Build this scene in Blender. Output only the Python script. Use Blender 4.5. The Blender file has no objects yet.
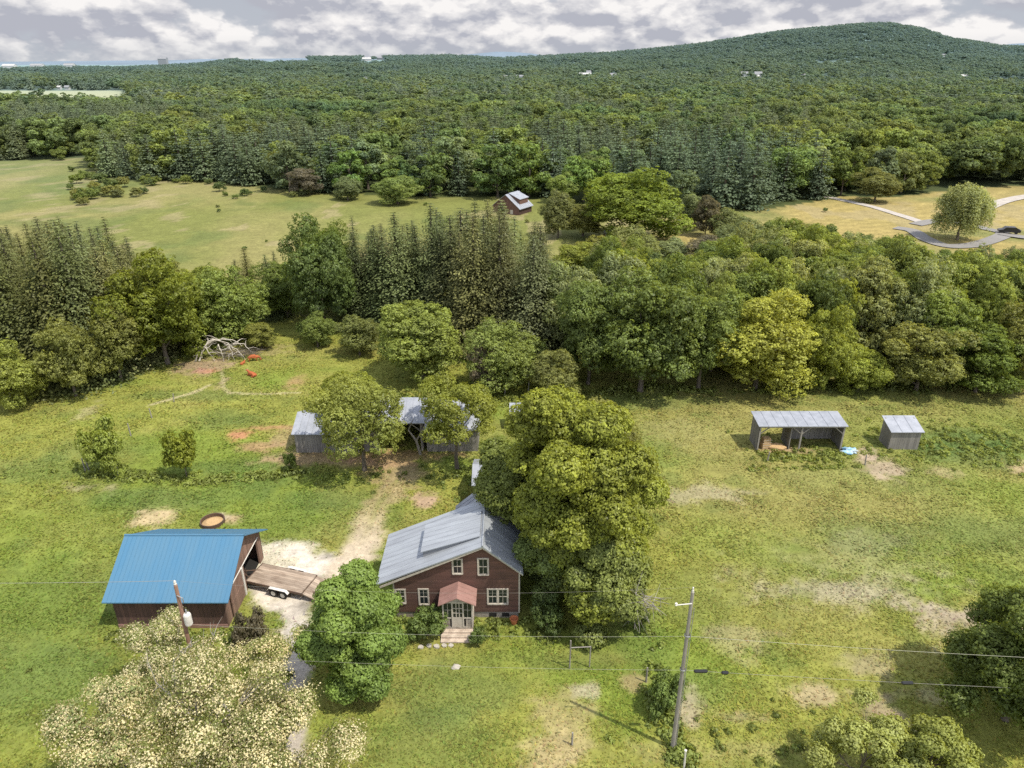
import bpy, math, random
import numpy as np
from mathutils import Vector, Matrix
random.seed(7); rng = np.random.default_rng(7)
C = bpy.context.scene.collection
PI = math.pi
# ------------------------------------------------------------------ camera
FPX, PITCH, CAMZ = 711.0, math.radians(24.5), 36.0
cp, sp = math.cos(PITCH), math.sin(PITCH)
cam = bpy.data.cameras.new('camera'); cam.sensor_width = 36; cam.lens = 36*FPX/1024
cam.clip_start = 0.5; cam.clip_end = 30000
camo = bpy.data.objects.new('camera', cam); C.objects.link(camo)
camo.location = (0, 0, CAMZ); camo.rotation_euler = (PI/2-PITCH, 0, 0)
bpy.context.scene.camera = camo

# ------------------------------------------------------------------ noise + terrain
_tab = np.random.default_rng(3).random((256, 256))
def vnoise(x, y, s=0):
    x = np.asarray(x, float)+s*17.3; y = np.asarray(y, float)+s*9.1
    xi = np.floor(x).astype(int); yi = np.floor(y).astype(int)
    fx = x-xi; fy = y-yi; fx = fx*fx*(3-2*fx); fy = fy*fy*(3-2*fy)
    a = _tab[xi & 255, yi & 255]; b = _tab[(xi+1) & 255, yi & 255]
    c = _tab[xi & 255, (yi+1) & 255]; d = _tab[(xi+1) & 255, (yi+1) & 255]
    return (a*(1-fx)+b*fx)*(1-fy)+(c*(1-fx)+d*fx)*fy
def fbm(x, y, s=0, o=4):
    t = 0; a = .5; k = 0
    for i in range(o):
        t = t+a*vnoise(np.asarray(x)*2**i, np.asarray(y)*2**i, s+i*3); k += a; a *= .5
    return t/k
def sst(a, b, x):
    t = np.clip((x-a)/(b-a), 0, 1); return t*t*(3-2*t)
def ray(px, py):
    a = (px-512)/FPX; b = (384-py)/FPX
    return (a, cp+b*sp, -sp+b*cp)
def wz(px, py, y):                    # height seen at pixel px,py on the vertical plane at distance y
    d = ray(px, py); return CAMZ+d[2]*y/d[1]
def prj(x, y, z):
    dz = z-CAMZ; Z = y*cp-dz*sp
    return 512+FPX*x/Z, 384-FPX*(y*sp+dz*cp)/Z
SIL = [(-400, 66), (0, 68), (60, 66), (120, 67), (200, 63), (240, 57), (300, 56), (400, 55), (450, 54), (500, 57), (540, 55), (600, 52),
       (640, 49), (700, 43), (740, 37), (780, 30), (820, 26), (860, 22.5), (890, 21.5), (920, 27), (950, 37), (1000, 45), (1060, 48), (1400, 60)]
RY = 2600.0
_rx = np.array([ray(a, b)[0]/ray(a, b)[1]*RY for a, b in SIL]); _rz = np.array([wz(a, b, RY)-(14 if a < 660 else 11) for a, b in SIL])
def hgt(x, y):
    x = np.asarray(x, float); y = np.asarray(y, float)
    ang = x/np.maximum(y, 50)*RY
    S = np.interp(ang, _rx, _rz)
    up = sst(950, RY+200, y); up = up**1.15
    z = S*up*(1-.35*sst(RY+200, 5200, y))
    z = z+(fbm(x/260, y/260, 5, 3)-.5)*24*sst(1000, 1500, y)*(1-sst(2250, 2600, y))
    z = z+(fbm(x/60, y/60, 2, 3)-.5)*2.0*sst(100, 170, y)*(1-sst(900, 1200, y))
    z = z+(fbm(x/6, y/6, 1, 3)-.5)*.22
    return z
def h1(x, y): return float(hgt(np.array([x]), np.array([y]))[0])
def at(px, py, z=None):
    d = ray(px, py)
    if z is not None:
        t = (z-CAMZ)/d[2]; return d[0]*t, d[1]*t
    if d[2] >= -.004: t = 1200.0
    else: t = min(1200., -CAMZ/d[2])
    for _ in range(6):
        if d[2] < -.03: t = (h1(d[0]*t, d[1]*t)-CAMZ)/d[2]
    if d[2] >= -.03:
        t = 500.
        while t < 3500 and CAMZ+d[2]*t > h1(d[0]*t, d[1]*t): t += 8
    return d[0]*t, d[1]*t

# ------------------------------------------------------------------ materials
def nm(name):
    m = bpy.data.materials.new(name); m.use_nodes = True; n = m.node_tree; n.nodes.clear()
    o = n.nodes.new('ShaderNodeOutputMaterial'); return m, n, o
def N(n, t, **k):
    q = n.nodes.new(t)
    for a, b in k.items():
        if a in ('data_type', 'blend_type', 'operation', 'attribute_name', 'attribute_type', 'interpolation_type', 'noise_dimensions', 'wave_type', 'bands_direction', 'feature', 'clamp'): setattr(q, a, b)
        else: q.inputs[a].default_value = b
    return q
def mixc(n, f, a, b, bt='MIX'):
    q = n.nodes.new('ShaderNodeMix'); q.data_type = 'RGBA'; q.blend_type = bt
    for s, v in ((0, f), (6, a), (7, b)):
        if hasattr(v, 'is_output'): n.links.new(v, q.inputs[s])
        elif v is not None: q.inputs[s].default_value = v if s == 0 or len(v) == 4 else (*v, 1)
    return q.outputs[2]
def mth(n, op, a, b=None, c=None, cl=False):
    q = n.nodes.new('ShaderNodeMath'); q.operation = op; q.use_clamp = cl
    for s, v in ((0, a), (1, b), (2, c)):
        if v is None: continue
        if hasattr(v, 'is_output'): n.links.new(v, q.inputs[s])
        else: q.inputs[s].default_value = v
    return q.outputs[0]
def rng_map(n, v, a, b, c, d, sm=False):
    q = n.nodes.new('ShaderNodeMapRange'); q.interpolation_type = 'SMOOTHSTEP' if sm else 'LINEAR'
    n.links.new(v, q.inputs[0])
    for i, k in enumerate((a, b, c, d)): q.inputs[i+1].default_value = k
    return q.outputs[0]
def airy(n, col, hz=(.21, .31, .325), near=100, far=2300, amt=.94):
    # distance haze painted into the base colour, by range from the world origin
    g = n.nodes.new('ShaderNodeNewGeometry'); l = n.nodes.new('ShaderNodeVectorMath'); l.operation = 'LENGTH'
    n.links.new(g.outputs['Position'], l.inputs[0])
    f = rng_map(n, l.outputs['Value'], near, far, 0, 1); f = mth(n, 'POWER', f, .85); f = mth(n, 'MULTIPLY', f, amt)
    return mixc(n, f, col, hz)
def foliage(name, trans=.3, rnd=.2, tc1=(.80, .88, .95), tc2=(1.14, 1.07, .95), hue=.5, spec=.25):
    m, n, o = nm(name)
    oi = n.nodes.new('ShaderNodeObjectInfo'); at_ = N(n, 'ShaderNodeAttribute', attribute_name='tone')
    v = mth(n, 'MULTIPLY_ADD', oi.outputs['Random'], rnd*2, 1.27-rnd)
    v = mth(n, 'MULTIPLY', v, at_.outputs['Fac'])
    hs = n.nodes.new('ShaderNodeHueSaturation'); n.links.new(oi.outputs['Color'], hs.inputs['Color'])
    wn = n.nodes.new('ShaderNodeTexWhiteNoise'); wn.noise_dimensions = '1D'; n.links.new(oi.outputs['Random'], wn.inputs['W'])
    hh = mth(n, 'MULTIPLY_ADD', wn.outputs['Value'], .022*hue*2, .5-.022*hue); n.links.new(hh, hs.inputs['Hue'])
    ss = mth(n, 'MULTIPLY_ADD', wn.outputs['Value'], -.2, 1.05); n.links.new(ss, hs.inputs['Saturation'])
    n.links.new(v, hs.inputs['Value'])
    g = n.nodes.new('ShaderNodeNewGeometry'); wv = N(n, 'ShaderNodeTexNoise', Scale=.011, Detail=5., Roughness=.65); n.links.new(g.outputs['Position'], wv.inputs['Vector'])
    tint = mixc(n, rng_map(n, wv.outputs['Fac'], .36, .62, 0, 1), tc1, tc2)
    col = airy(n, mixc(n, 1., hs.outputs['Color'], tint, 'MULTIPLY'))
    d = n.nodes.new('ShaderNodeBsdfDiffuse'); t = n.nodes.new('ShaderNodeBsdfTranslucent')
    n.links.new(col, d.inputs[0]); n.links.new(mixc(n, 1., col, (1.15, 1.05, .55), 'MULTIPLY'), t.inputs[0])
    mx = n.nodes.new('ShaderNodeMixShader'); mx.inputs[0].default_value = trans
    n.links.new(d.outputs[0], mx.inputs[1]); n.links.new(t.outputs[0], mx.inputs[2])
    gl = n.nodes.new('ShaderNodeBsdfGlossy'); gl.inputs['Roughness'].default_value = .45; gl.inputs['Color'].default_value = (.9, .95, 1, 1)
    m2 = n.nodes.new('ShaderNodeMixShader'); m2.inputs[0].default_value = .012
    n.links.new(mx.outputs[0], m2.inputs[1]); n.links.new(gl.outputs[0], m2.inputs[2])
    n.links.new(m2.outputs[0], o.inputs[0]); return m
def solid(name, c, rough=.7, metal=0., var=.25, scale=3., c2=None, bump=0., bscale=20., plank=None, stretch=(1, 1, 1), streak=0.):
    m, n, o = nm(name); b = n.nodes.new('ShaderNodeBsdfPrincipled')
    b.inputs['Roughness'].default_value = rough; b.inputs['Metallic'].default_value = metal
    tc = n.nodes.new('ShaderNodeTexCoord'); mp = n.nodes.new('ShaderNodeMapping'); mp.inputs['Scale'].default_value = stretch
    n.links.new(tc.outputs['Object'], mp.inputs[0])
    ns = N(n, 'ShaderNodeTexNoise', Scale=scale, Detail=6., Roughness=.6); n.links.new(mp.outputs[0], ns.inputs['Vector'])
    c2 = c2 or tuple(k*.55 for k in c)
    f = rng_map(n, ns.outputs['Fac'], .38, .68, 0, 1)
    col = mixc(n, mth(n, 'MULTIPLY', f, var*2, None, True), c, c2)
    if plank:                                            # boards: (axis, width)
        ax, w = plank; sx = n.nodes.new('ShaderNodeSeparateXYZ'); n.links.new(tc.outputs['Object'], sx.inputs[0])
        u = mth(n, 'DIVIDE', sx.outputs[ax], w); fr = mth(n, 'FRACT', u); fl = mth(n, 'FLOOR', u)
        wn = n.nodes.new('ShaderNodeTexWhiteNoise'); wn.noise_dimensions = '1D'; n.links.new(fl, wn.inputs['W'])
        k = mth(n, 'MULTIPLY_ADD', wn.outputs['Value'], .35, .8)
        gap = rng_map(n, fr, 0, .14, .45, 1); k = mth(n, 'MULTIPLY', k, gap)
        cc = n.nodes.new('ShaderNodeCombineXYZ')
        for i in range(3): n.links.new(k, cc.inputs[i])
        col = mixc(n, 1., col, cc.outputs[0], 'MULTIPLY')
        bp = n.nodes.new('ShaderNodeBump'); bp.inputs['Strength'].default_value = .6; bp.inputs['Distance'].default_value = .03
        n.links.new(fr, bp.inputs['Height']); n.links.new(bp.outputs[0], b.inputs['Normal'])
    elif bump:
        n2 = N(n, 'ShaderNodeTexNoise', Scale=bscale, Detail=4.); n.links.new(mp.outputs[0], n2.inputs['Vector'])
        bp = n.nodes.new('ShaderNodeBump'); bp.inputs['Strength'].default_value = bump; bp.inputs['Distance'].default_value = .05
        n.links.new(n2.outputs['Fac'], bp.inputs['Height']); n.links.new(bp.outputs[0], b.inputs['Normal'])
    n.links.new(col, b.inputs['Base Color']); n.links.new(b.outputs[0], o.inputs[0]); return m
M = {}
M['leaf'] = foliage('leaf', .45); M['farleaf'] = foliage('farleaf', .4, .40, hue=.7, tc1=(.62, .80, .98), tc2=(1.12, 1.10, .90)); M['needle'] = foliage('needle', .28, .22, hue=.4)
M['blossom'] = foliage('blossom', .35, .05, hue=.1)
M['bark'] = solid('bark', (.15, .125, .10), .9, c2=(.06, .05, .04), scale=4, bump=.5)
M['deadwood'] = solid('deadwood', (.52, .48, .42), .9, c2=(.25, .22, .18), scale=5)
M['greywood'] = solid('greywood', (.27, .255, .235), .9, c2=(.13, .12, .11), scale=2.5, plank=(0, .24), stretch=(1, 1, .25))
M['greywood_y'] = solid('greywood_y', (.24, .225, .205), .9, c2=(.12, .11, .10), scale=2.5, plank=(1, .24), stretch=(1, 1, .25))
M['beam'] = solid('beam', (.30, .28, .25), .9, c2=(.17, .155, .14), scale=5)
M['siding'] = solid('siding', (.165, .085, .068), .85, c2=(.10, .06, .05), scale=1.6, var=.4, plank=(2, .13), stretch=(.5, .5, 1.6))
M['foundation'] = solid('foundation', (.30, .27, .24), .95, c2=(.14, .12, .10), scale=4, bump=.6, bscale=5)
M['trim'] = solid('trim', (.50, .46, .40), .7, c2=(.36, .32, .27), scale=6, var=.4)
M['porchwood'] = solid('porchwood', (.42, .38, .33), .85, c2=(.20, .17, .14), scale=4, var=.5, plank=(0, .2))
M['step'] = solid('step', (.55, .46, .38), .85, c2=(.32, .25, .20), scale=3, var=.5)
M['steel_roof'] = solid('steel_roof', (.38, .41, .45), .5, .15, c2=(.28, .30, .335), scale=1.1, var=.5, stretch=(.3, 1.6, .3))
M['dull_roof'] = solid('dull_roof', (.36, .38, .43), .5, .15, c2=(.24, .26, .30), scale=1.2, var=.4)
M['blue_roof'] = solid('blue_roof', (.062, .18, .305), .5, 0., c2=(.09, .195, .29), scale=.9, var=.4, stretch=(1, .25, .25))
M['red_roof'] = solid('red_roof', (.33, .19, .165), .6, 0., c2=(.23, .13, .11), scale=1.5, var=.4)
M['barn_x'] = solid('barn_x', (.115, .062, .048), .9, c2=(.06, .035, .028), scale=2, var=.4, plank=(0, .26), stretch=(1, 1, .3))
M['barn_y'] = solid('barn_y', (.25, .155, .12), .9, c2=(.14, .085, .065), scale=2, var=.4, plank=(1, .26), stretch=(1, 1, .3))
M['dark'] = solid('dark', (.015, .014, .013), .9)
M['deck'] = solid('deck', (.43, .345, .27), .85, c2=(.24, .175, .13), scale=2.5, var=.5, plank=(1, .2), stretch=(.3, 1, 1))
M['rust'] = solid('rust', (.10, .075, .06), .7, .2, c2=(.20, .09, .05), scale=6)
M['tyre'] = solid('tyre', (.022, .022, .022), .85)
M['rim'] = solid('rim', (.65, .65, .63), .4, .2)
M['white'] = solid('white', (.70, .68, .64), .6, c2=(.45, .42, .38), var=.3)
M['grey'] = solid('grey', (.35, .36, .37), .5, .4)
M['pole'] = solid('pole', (.31, .29, .265), .9, c2=(.19, .17, .15), scale=2.5, stretch=(3, 3, .4), var=.4)
M['redpole'] = solid('redpole', (.32, .19, .135), .9, c2=(.2, .11, .08), scale=2.5, stretch=(3, 3, .4), var=.4)
M['wire'] = solid('wire', (.30, .29, .25), .6)
M['palewire'] = solid('palewire', (.40, .40, .31), .6)
M['hay'] = solid('hay', (.50, .34, .17), .95, c2=(.3, .19, .1), scale=8, bump=.6)
M['cow'] = solid('cow', (.43, .12, .04), .9, c2=(.27, .07, .025), scale=3, var=.4)
M['horn'] = solid('horn', (.6, .55, .42), .6)
M['tarp'] = solid('tarp', (.16, .38, .58), .5, c2=(.6, .66, .7), scale=2.2, var=.5)
M['clay'] = solid('clay', (.5, .17, .07), .8)
M['stone'] = solid('stone', (.46, .43, .38), .9, c2=(.28, .25, .21), scale=5, bump=.4)
M['asphalt'] = solid('asphalt', (.23, .22, .21), .9, c2=(.16, .155, .15), scale=.4)
M['gravelroad'] = solid('gravelroad', (.46, .42, .38), .95, c2=(.22, .205, .18), scale=.6)
M['black'] = solid('black', (.02, .02, .022), .35)
M['far_white'] = solid('far_white', (.50, .50, .50), .8, var=.1)
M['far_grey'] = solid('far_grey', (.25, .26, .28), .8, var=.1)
M['far_brown'] = solid('far_brown', (.17, .09, .07), .9, c2=(.1, .06, .05), var=.4, plank=(0, .3))
m, n, o = nm('glass'); b = n.nodes.new('ShaderNodeBsdfPrincipled'); b.inputs['Base Color'].default_value = (.018, .024, .026, 1)
b.inputs['Roughness'].default_value = .08; n.links.new(b.outputs[0], o.inputs[0]); M['glass'] = m

# ------------------------------------------------------------------ object helpers
def tag(o, label=None, cat=None, group=None, kind=None):
    if label: o['label'] = label
    if cat: o['category'] = cat
    if group: o['group'] = group
    if kind: o['kind'] = kind
    return o
def empty(name, loc=(0, 0, 0), rz=0, label=None, cat=None, group=None):
    o = bpy.data.objects.new(name, None); C.objects.link(o); o.empty_display_size = .2
    o.location = loc; o.rotation_euler = (0, 0, rz); return tag(o, label, cat, group)
def link(name, me, parent=None, loc=None):
    o = bpy.data.objects.new(name, me); C.objects.link(o)
    if parent: o.parent = parent
    if loc: o.location = loc
    return o
class MB:
    def __init__(s): s.v = []; s.f = []
    def add(s, vs, fs):
        k = len(s.v); s.v += [tuple(q) for q in vs]; s.f += [tuple(k+i for i in f) for f in fs]; return s
    def box(s, a, b):
        x0, y0, z0 = a; x1, y1, z1 = b
        return s.hexa([(x0, y0, z0), (x1, y0, z0), (x1, y1, z0), (x0, y1, z0), (x0, y0, z1), (x1, y0, z1), (x1, y1, z1), (x0, y1, z1)])
    def hexa(s, v): return s.add(v, [(3, 2, 1, 0), (4, 5, 6, 7), (0, 1, 5, 4), (1, 2, 6, 5), (2, 3, 7, 6), (3, 0, 4, 7)])
    def slab(s, q, t):                                    # quad with thickness t measured downward
        return s.hexa([(x, y, z-t) for x, y, z in q]+list(q))
    def prism(s, poly, ax, a, b):                         # polygon in plane normal to axis ax
        def mk(p, w): return (w, p[0], p[1]) if ax == 0 else ((p[0], w, p[1]) if ax == 1 else (p[0], p[1], w))
        n_ = len(poly); vs = [mk(p, a) for p in poly]+[mk(p, b) for p in poly]
        return s.add(vs, [tuple(range(n_)), tuple(range(2*n_-1, n_-1, -1))]+[(i, (i+1) % n_, n_+(i+1) % n_, n_+i) for i in range(n_)])
    def tube(s, pts, rad, n_=6, cap=True):
        pts = [Vector(p) for p in pts]
        if not hasattr(rad, '__len__'): rad = [rad]*len(pts)
        rings = []; k = len(s.v); up = Vector((.13, .27, 1)).normalized()
        for i, p in enumerate(pts):
            d = (pts[min(i+1, len(pts)-1)]-pts[max(i-1, 0)]).normalized()
            a = d.cross(up if abs(d.dot(up)) < .95 else Vector((1, 0, 0))).normalized(); b = d.cross(a)
            for j in range(n_):
                t = 2*PI*j/n_; s.v.append(tuple(p+(a*math.cos(t)+b*math.sin(t))*rad[i]))
        for i in range(len(pts)-1):
            for j in range(n_):
                s.f.append((k+i*n_+j, k+i*n_+(j+1) % n_, k+(i+1)*n_+(j+1) % n_, k+(i+1)*n_+j))
        if cap: s.f.append(tuple(k+j for j in range(n_))[::-1]); s.f.append(tuple(k+(len(pts)-1)*n_+j for j in range(n_)))
        return s
    def lathe(s, prof, c=(0, 0, 0), n_=16):
        k = len(s.v)
        for r, z in prof:
            for j in range(n_): s.v.append((c[0]+r*math.cos(2*PI*j/n_), c[1]+r*math.sin(2*PI*j/n_), c[2]+z))
        for i in range(len(prof)-1):
            for j in range(n_): s.f.append((k+i*n_+j, k+i*n_+(j+1) % n_, k+(i+1)*n_+(j+1) % n_, k+(i+1)*n_+j))
        return s
    def mesh(s, name, mat, smooth=False):
        me = bpy.data.meshes.new(name); me.from_pydata(s.v, [], s.f); me.materials.append(mat); me.update()
        if smooth: me.shade_smooth()
        return me
    def build(s, name, mat, parent=None, loc=None, smooth=False, kind=None):
        o = link(name, s.mesh(name, mat, smooth), parent, loc)
        if kind: o['kind'] = kind
        return o
def raw_mesh(name, V, F, mat, attrs=(), nv=4):
    me = bpy.data.meshes.new(name); nf = len(F)
    me.vertices.add(len(V)); me.vertices.foreach_set('co', np.ascontiguousarray(V, dtype=np.float32).ravel())
    me.loops.add(nf*nv); me.loops.foreach_set('vertex_index', np.ascontiguousarray(F, dtype=np.int32).ravel())
    me.polygons.add(nf); me.polygons.foreach_set('loop_start', np.arange(nf, dtype=np.int32)*nv)
    me.update(calc_edges=True); me.materials.append(mat)
    for an, ty, dom, arr in attrs:
        a = me.attributes.new(an, ty, dom)
        if ty == 'FLOAT': a.data.foreach_set('value', np.ascontiguousarray(arr, dtype=np.float32).ravel())
        else:
            arr = np.concatenate([arr, np.ones((len(arr), 1))], 1) if arr.shape[1] == 3 else arr
            a.data.foreach_set('color', np.ascontiguousarray(arr, dtype=np.float32).ravel())
    return me
def unit(v): return v/np.maximum(np.linalg.norm(v, axis=-1, keepdims=True), 1e-9)

# ------------------------------------------------------------------ foliage meshes
def leaves(name, P, Nn, S, tone, mat, asp=.7, r=None):
    r = r or rng; n_ = len(P); Nn = unit(Nn)
    t = unit(np.cross(Nn, unit(r.normal(size=(n_, 3))))); b = np.cross(Nn, t)
    S = np.asarray(S).reshape(-1, 1)*np.ones((n_, 1)); bend = Nn*S*.16
    V = np.empty((n_, 4, 3)); V[:, 0] = P-t*S*.55-bend; V[:, 2] = P+t*S*.55-bend
    V[:, 1] = P+b*S*.5*asp+bend; V[:, 3] = P-b*S*.5*asp+bend
    F = np.arange(n_*4).reshape(-1, 4)
    return raw_mesh(name, V.reshape(-1, 3), F, mat, [('tone', 'FLOAT', 'FACE', tone)])
def sphere_pts(r, n_, zmin=-1.):
    p = unit(r.normal(size=(n_*4, 3))); p = p[p[:, 2] > zmin][:n_]; return p
def lobes(r, n_, R, Rz, zc, spread=(.5, .78), lr=(.28, .42), zmin=-.55, boxy=0.):
    i = np.arange(n_)+.5; ph = PI*(1+5**.5)*i+r.uniform(0, 6); z = 1-(1-zmin)*i/n_
    d = np.stack([np.sqrt(np.maximum(0, 1-z*z))*np.cos(ph), np.sqrt(np.maximum(0, 1-z*z))*np.sin(ph), z], 1)
    d += r.normal(size=d.shape)*.15
    if boxy: q_ = np.linalg.norm(d[:, :2], axis=1, keepdims=True); lo = d[:, 2:3] < .15; d[:, :2] *= np.where(lo, np.maximum(q_, .15)**(-boxy), 1.)
    k = r.uniform(*spread, size=(n_, 1)); c = d*k*np.array([R, R, Rz])+np.array([0, 0, zc])
    rad = r.uniform(*lr, size=n_)*R
    return c, rad
def crown(name, seed, R, H, z0, nl, nleaf, leaf, jit=(.72, 1.14), taper=0., boxy=0., clump=.5, spread=(.5, .78), lr=(.28, .42), flat=.8, droop=0., mat=None, tonev=.2, fill=.14, zmin=-.55, sparse=1.):
    r = np.random.default_rng(seed); Rz = (H-z0)/2; zc = z0+Rz
    c, rad = lobes(r, nl, R, Rz, zc, spread, lr, zmin, boxy)
    c[:, :2] *= (1+taper*(zc-c[:, 2:3])/Rz); rad = rad*(1+taper*.6*(zc-c[:, 2])/Rz)
    area = rad**2; per = max(6, int(nleaf/14*sparse))
    idx = r.choice(nl, size=int(per*1.7), p=area/area.sum())
    d = sphere_pts(r, len(idx)+50, -.75)[:len(idx)]; idx = idx[:len(d)]
    q = c[idx]+d*rad[idx, None]*np.array([1, 1, flat])*r.uniform(*jit, size=(len(idx), 1))
    dist = np.linalg.norm((q[:, None]-c[None])/np.array([1, 1, flat]), axis=2)/rad[None]
    dist[np.arange(len(q)), idx] = 9
    keep = dist.min(1) > (.7 if jit[0] > .6 else .25); q = q[keep]; d = d[keep]; lt = r.uniform(-1, 1, nl)[idx[keep]]
    if len(q) > per: q = q[:per]; d = d[:per]; lt = lt[:per]
    k = max(4, nleaf//len(q))
    cr = clump*r.uniform(.6, 1.3, size=len(q))
    e = unit(r.normal(size=(len(q), k, 3))+d[:, None]*.7+np.array([0, 0, .45]))
    P = q[:, None]+e*cr[:, None, None]*r.uniform(.55, 1., size=(len(q), k, 1))*np.array([1, 1, .7])
    if droop:
        P[:, :, 2] -= np.abs(r.normal(size=(len(q), k)))*droop
    Nn = e*.75+d[:, None]*.5+r.normal(size=P.shape)*.32+np.array([.12, -.1, .3])
    ct = r.normal(size=len(q))*tonev*.6
    tone = 1+(ct+lt*tonev*.5)[:, None]+r.normal(size=(len(q), k))*tonev*.5
    P = P.reshape(-1, 3); Nn = Nn.reshape(-1, 3); tone = tone.reshape(-1)
    nf = int(len(P)*fill)
    if nf:                                                # inner foliage so that the crown is not hollow
        j = r.integers(0, nl, nf); g = unit(r.normal(size=(nf, 3)))*r.uniform(.2, .85, size=(nf, 1))
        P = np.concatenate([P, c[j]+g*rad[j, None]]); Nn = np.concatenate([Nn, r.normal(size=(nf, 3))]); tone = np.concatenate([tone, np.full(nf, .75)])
    S = leaf*r.uniform(.7, 1.35, size=len(P))
    if nf: S[-nf:] *= 1.7
    P[:, 2] = np.maximum(P[:, 2], .15)
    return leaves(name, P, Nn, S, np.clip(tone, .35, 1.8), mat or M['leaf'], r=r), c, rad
def wood(name, seed, H, z0, c, rad, r0, n_limb=8, sides=7, lean=(0, 0), mat=None, top=.62, fork=None):
    r = np.random.default_rng(seed); mb = MB()
    zt = z0+(H-z0)*top; pts = []; rr = []
    for i in range(6):
        t = i/5; pts.append((lean[0]*t+r.normal()*.03*H*.15*(i > 0), lean[1]*t+r.normal()*.03*H*.15*(i > 0), zt*t)); rr.append(r0*(1.25 if i == 0 else 1-.7*t))
    mb.tube(pts, rr, sides)
    for j in range(min(n_limb, len(c))):
        k = (j*len(c))//n_limb; e = Vector(c[k]); zb = min(max(e.z*.55, z0*.6), zt*.95); t = zb/zt
        b = Vector((lean[0]*t, lean[1]*t, zb)); mid = b.lerp(e, .5)+Vector((0, 0, -.06*H+.1*H*r.random()))*.6
        ra = r0*(1-.7*t)*.6
        mb.tube([b, mid, e, e+Vector((e.x, e.y, abs(e.z-zc_(z0, H))))*.12], [ra, ra*.6, ra*.3, ra*.1], 5, False)
        for q in range(2):
            e2 = e+Vector(r.normal(size=3))*float(rad[k])*.6
            mb.tube([mid, mid.lerp(e2, .6), e2], [ra*.35, ra*.22, ra*.06], 4, False)
    return mb.mesh(name, mat or M['bark'])
def zc_(z0, H): return (z0+H)/2
def conifer(name, seed, R, H, z0, whorls, nb, spr, size, drp=.28, powr=.85, mat=None, gap=.0):
    r = np.random.default_rng(seed); P = []; Nn = []; T = []; S = []
    X = []
    for w in range(whorls):
        t = (w+r.uniform(-.3, .3))/whorls; t = min(max(t, 0), .985); z = z0+(H-z0)*t
        L0 = R*(1-t)**powr*r.uniform(.62, 1.2)+.12; k = max(4, int(nb*(1-t*.55)))
        a0 = r.uniform(0, 6.3)
        for b in range(k):
            if r.random() < gap: continue
            a = a0+2*PI*b/k+r.normal()*.15; L = L0*r.uniform(.72, 1.12); ns = max(2, int(spr*L/R)+1)
            bt = r.normal()*.13
            for s_ in range(ns):
                u = (s_+.6)/ns; rr = L*u; sag = -drp*L*u*u+.12*L*u
                side = r.normal()*.16*L*u+r.normal()*.08
                x = rr*math.cos(a)-side*math.sin(a); y = rr*math.sin(a)+side*math.cos(a)
                P.append((x, y, z+sag+r.normal()*.05*L)); Nn.append((math.cos(a)*.55+r.normal()*.35, math.sin(a)*.55+r.normal()*.35, .75+r.normal()*.25))
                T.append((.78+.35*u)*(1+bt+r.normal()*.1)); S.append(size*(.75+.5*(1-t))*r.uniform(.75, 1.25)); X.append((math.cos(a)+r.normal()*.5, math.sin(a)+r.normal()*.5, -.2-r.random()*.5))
    P = np.array(P); Nn = unit(np.array(Nn)); S = np.array(S)[:, None]; X = np.array(X); T = np.array(T)
    t = unit(X-Nn*(X*Nn).sum(1, keepdims=True)); b = np.cross(Nn, t); V = np.empty((len(P), 4, 3))
    V[:, 0] = P-t*S*.6; V[:, 2] = P+t*S*.75-Nn*S*.2; V[:, 1] = P+b*S*.36; V[:, 3] = P-b*S*.36
    me = raw_mesh(name, V.reshape(-1, 3), np.arange(len(P)*4).reshape(-1, 4), mat or M['needle'], [('tone', 'FLOAT', 'FACE', np.clip(T, .4, 1.7))])
    mb = MB(); mb.tube([(0, 0, 0), (0, 0, H*.5), (0, 0, H*.97)], [H*.014, H*.009, H*.002], 6)
    return me, mb.mesh(name+'_wood', M['bark'])

KIT = {}      # kit name -> (crown mesh, wood mesh, R, H)
def kit_b(k, seed, R, H, z0, nl, nleaf, leaf, **kw):
    r0 = kw.pop('r0', H*.02); nlimb = kw.pop('nlimb', 7)
    me, c, rad = crown('crown', seed, R, H, z0, nl, nleaf, leaf, **kw)
    KIT[k] = (me, wood('trunk', seed+50, H, z0, c, rad, r0, nlimb), R, H)
for i in range(6):
    kit_b('M%d' % i, 100+i, 4.4+.3*(i % 3), 11, .5, 28+6*(i % 3), 32000, .19, clump=.42, zmin=-.9, flat=.85+.1*(i % 2), lr=(.19, .36), spread=(.35, .86), tonev=.3, fill=.08, boxy=.4)
for i in range(4):
    kit_b('F%d' % i, 130+i, 4.5, 12, .8, 15+3*i, 7500, .36, clump=.6, fill=.1, spread=(.5, .88), lr=(.18, .38), zmin=-.8, tonev=.3, mat=M['farleaf'])
for i in range(3):
    kit_b('V%d' % i, 150+i, 4.8, 12, 1.5, 12, 1500, .75, clump=.8, fill=0, nlimb=2, spread=(.4, .95), lr=(.2, .38), tonev=.3, mat=M['farleaf'])
for i in range(3):
    kit_b('S%d' % i, 160+i, 1.5, 2.3, .05, 12, 4200, .13, clump=.22, r0=.05, nlimb=5, zmin=-.5, lr=(.2, .36), spread=(.4, .9))
for i in range(3):
    a, b = conifer('crown', 200+i, 3.3, 18, .5, 54, 17, 34, .18, powr=.66, gap=.08); KIT['C%d' % i] = (a, b, 3.3, 18)
for i in range(3):
    a, b = conifer('crown', 210+i, 3.6, 20, 1.0, 24, 13, 15, .45, drp=.1, powr=.48, gap=.16); KIT['P%d' % i] = (a, b, 3.6, 20)
for i in range(2):
    a, b = conifer('crown', 220+i, 3.6, 18, 1.0, 14, 9, 7, .95, drp=.1, powr=.5); KIT['W%d' % i] = (a, b, 3.6, 18)
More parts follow.
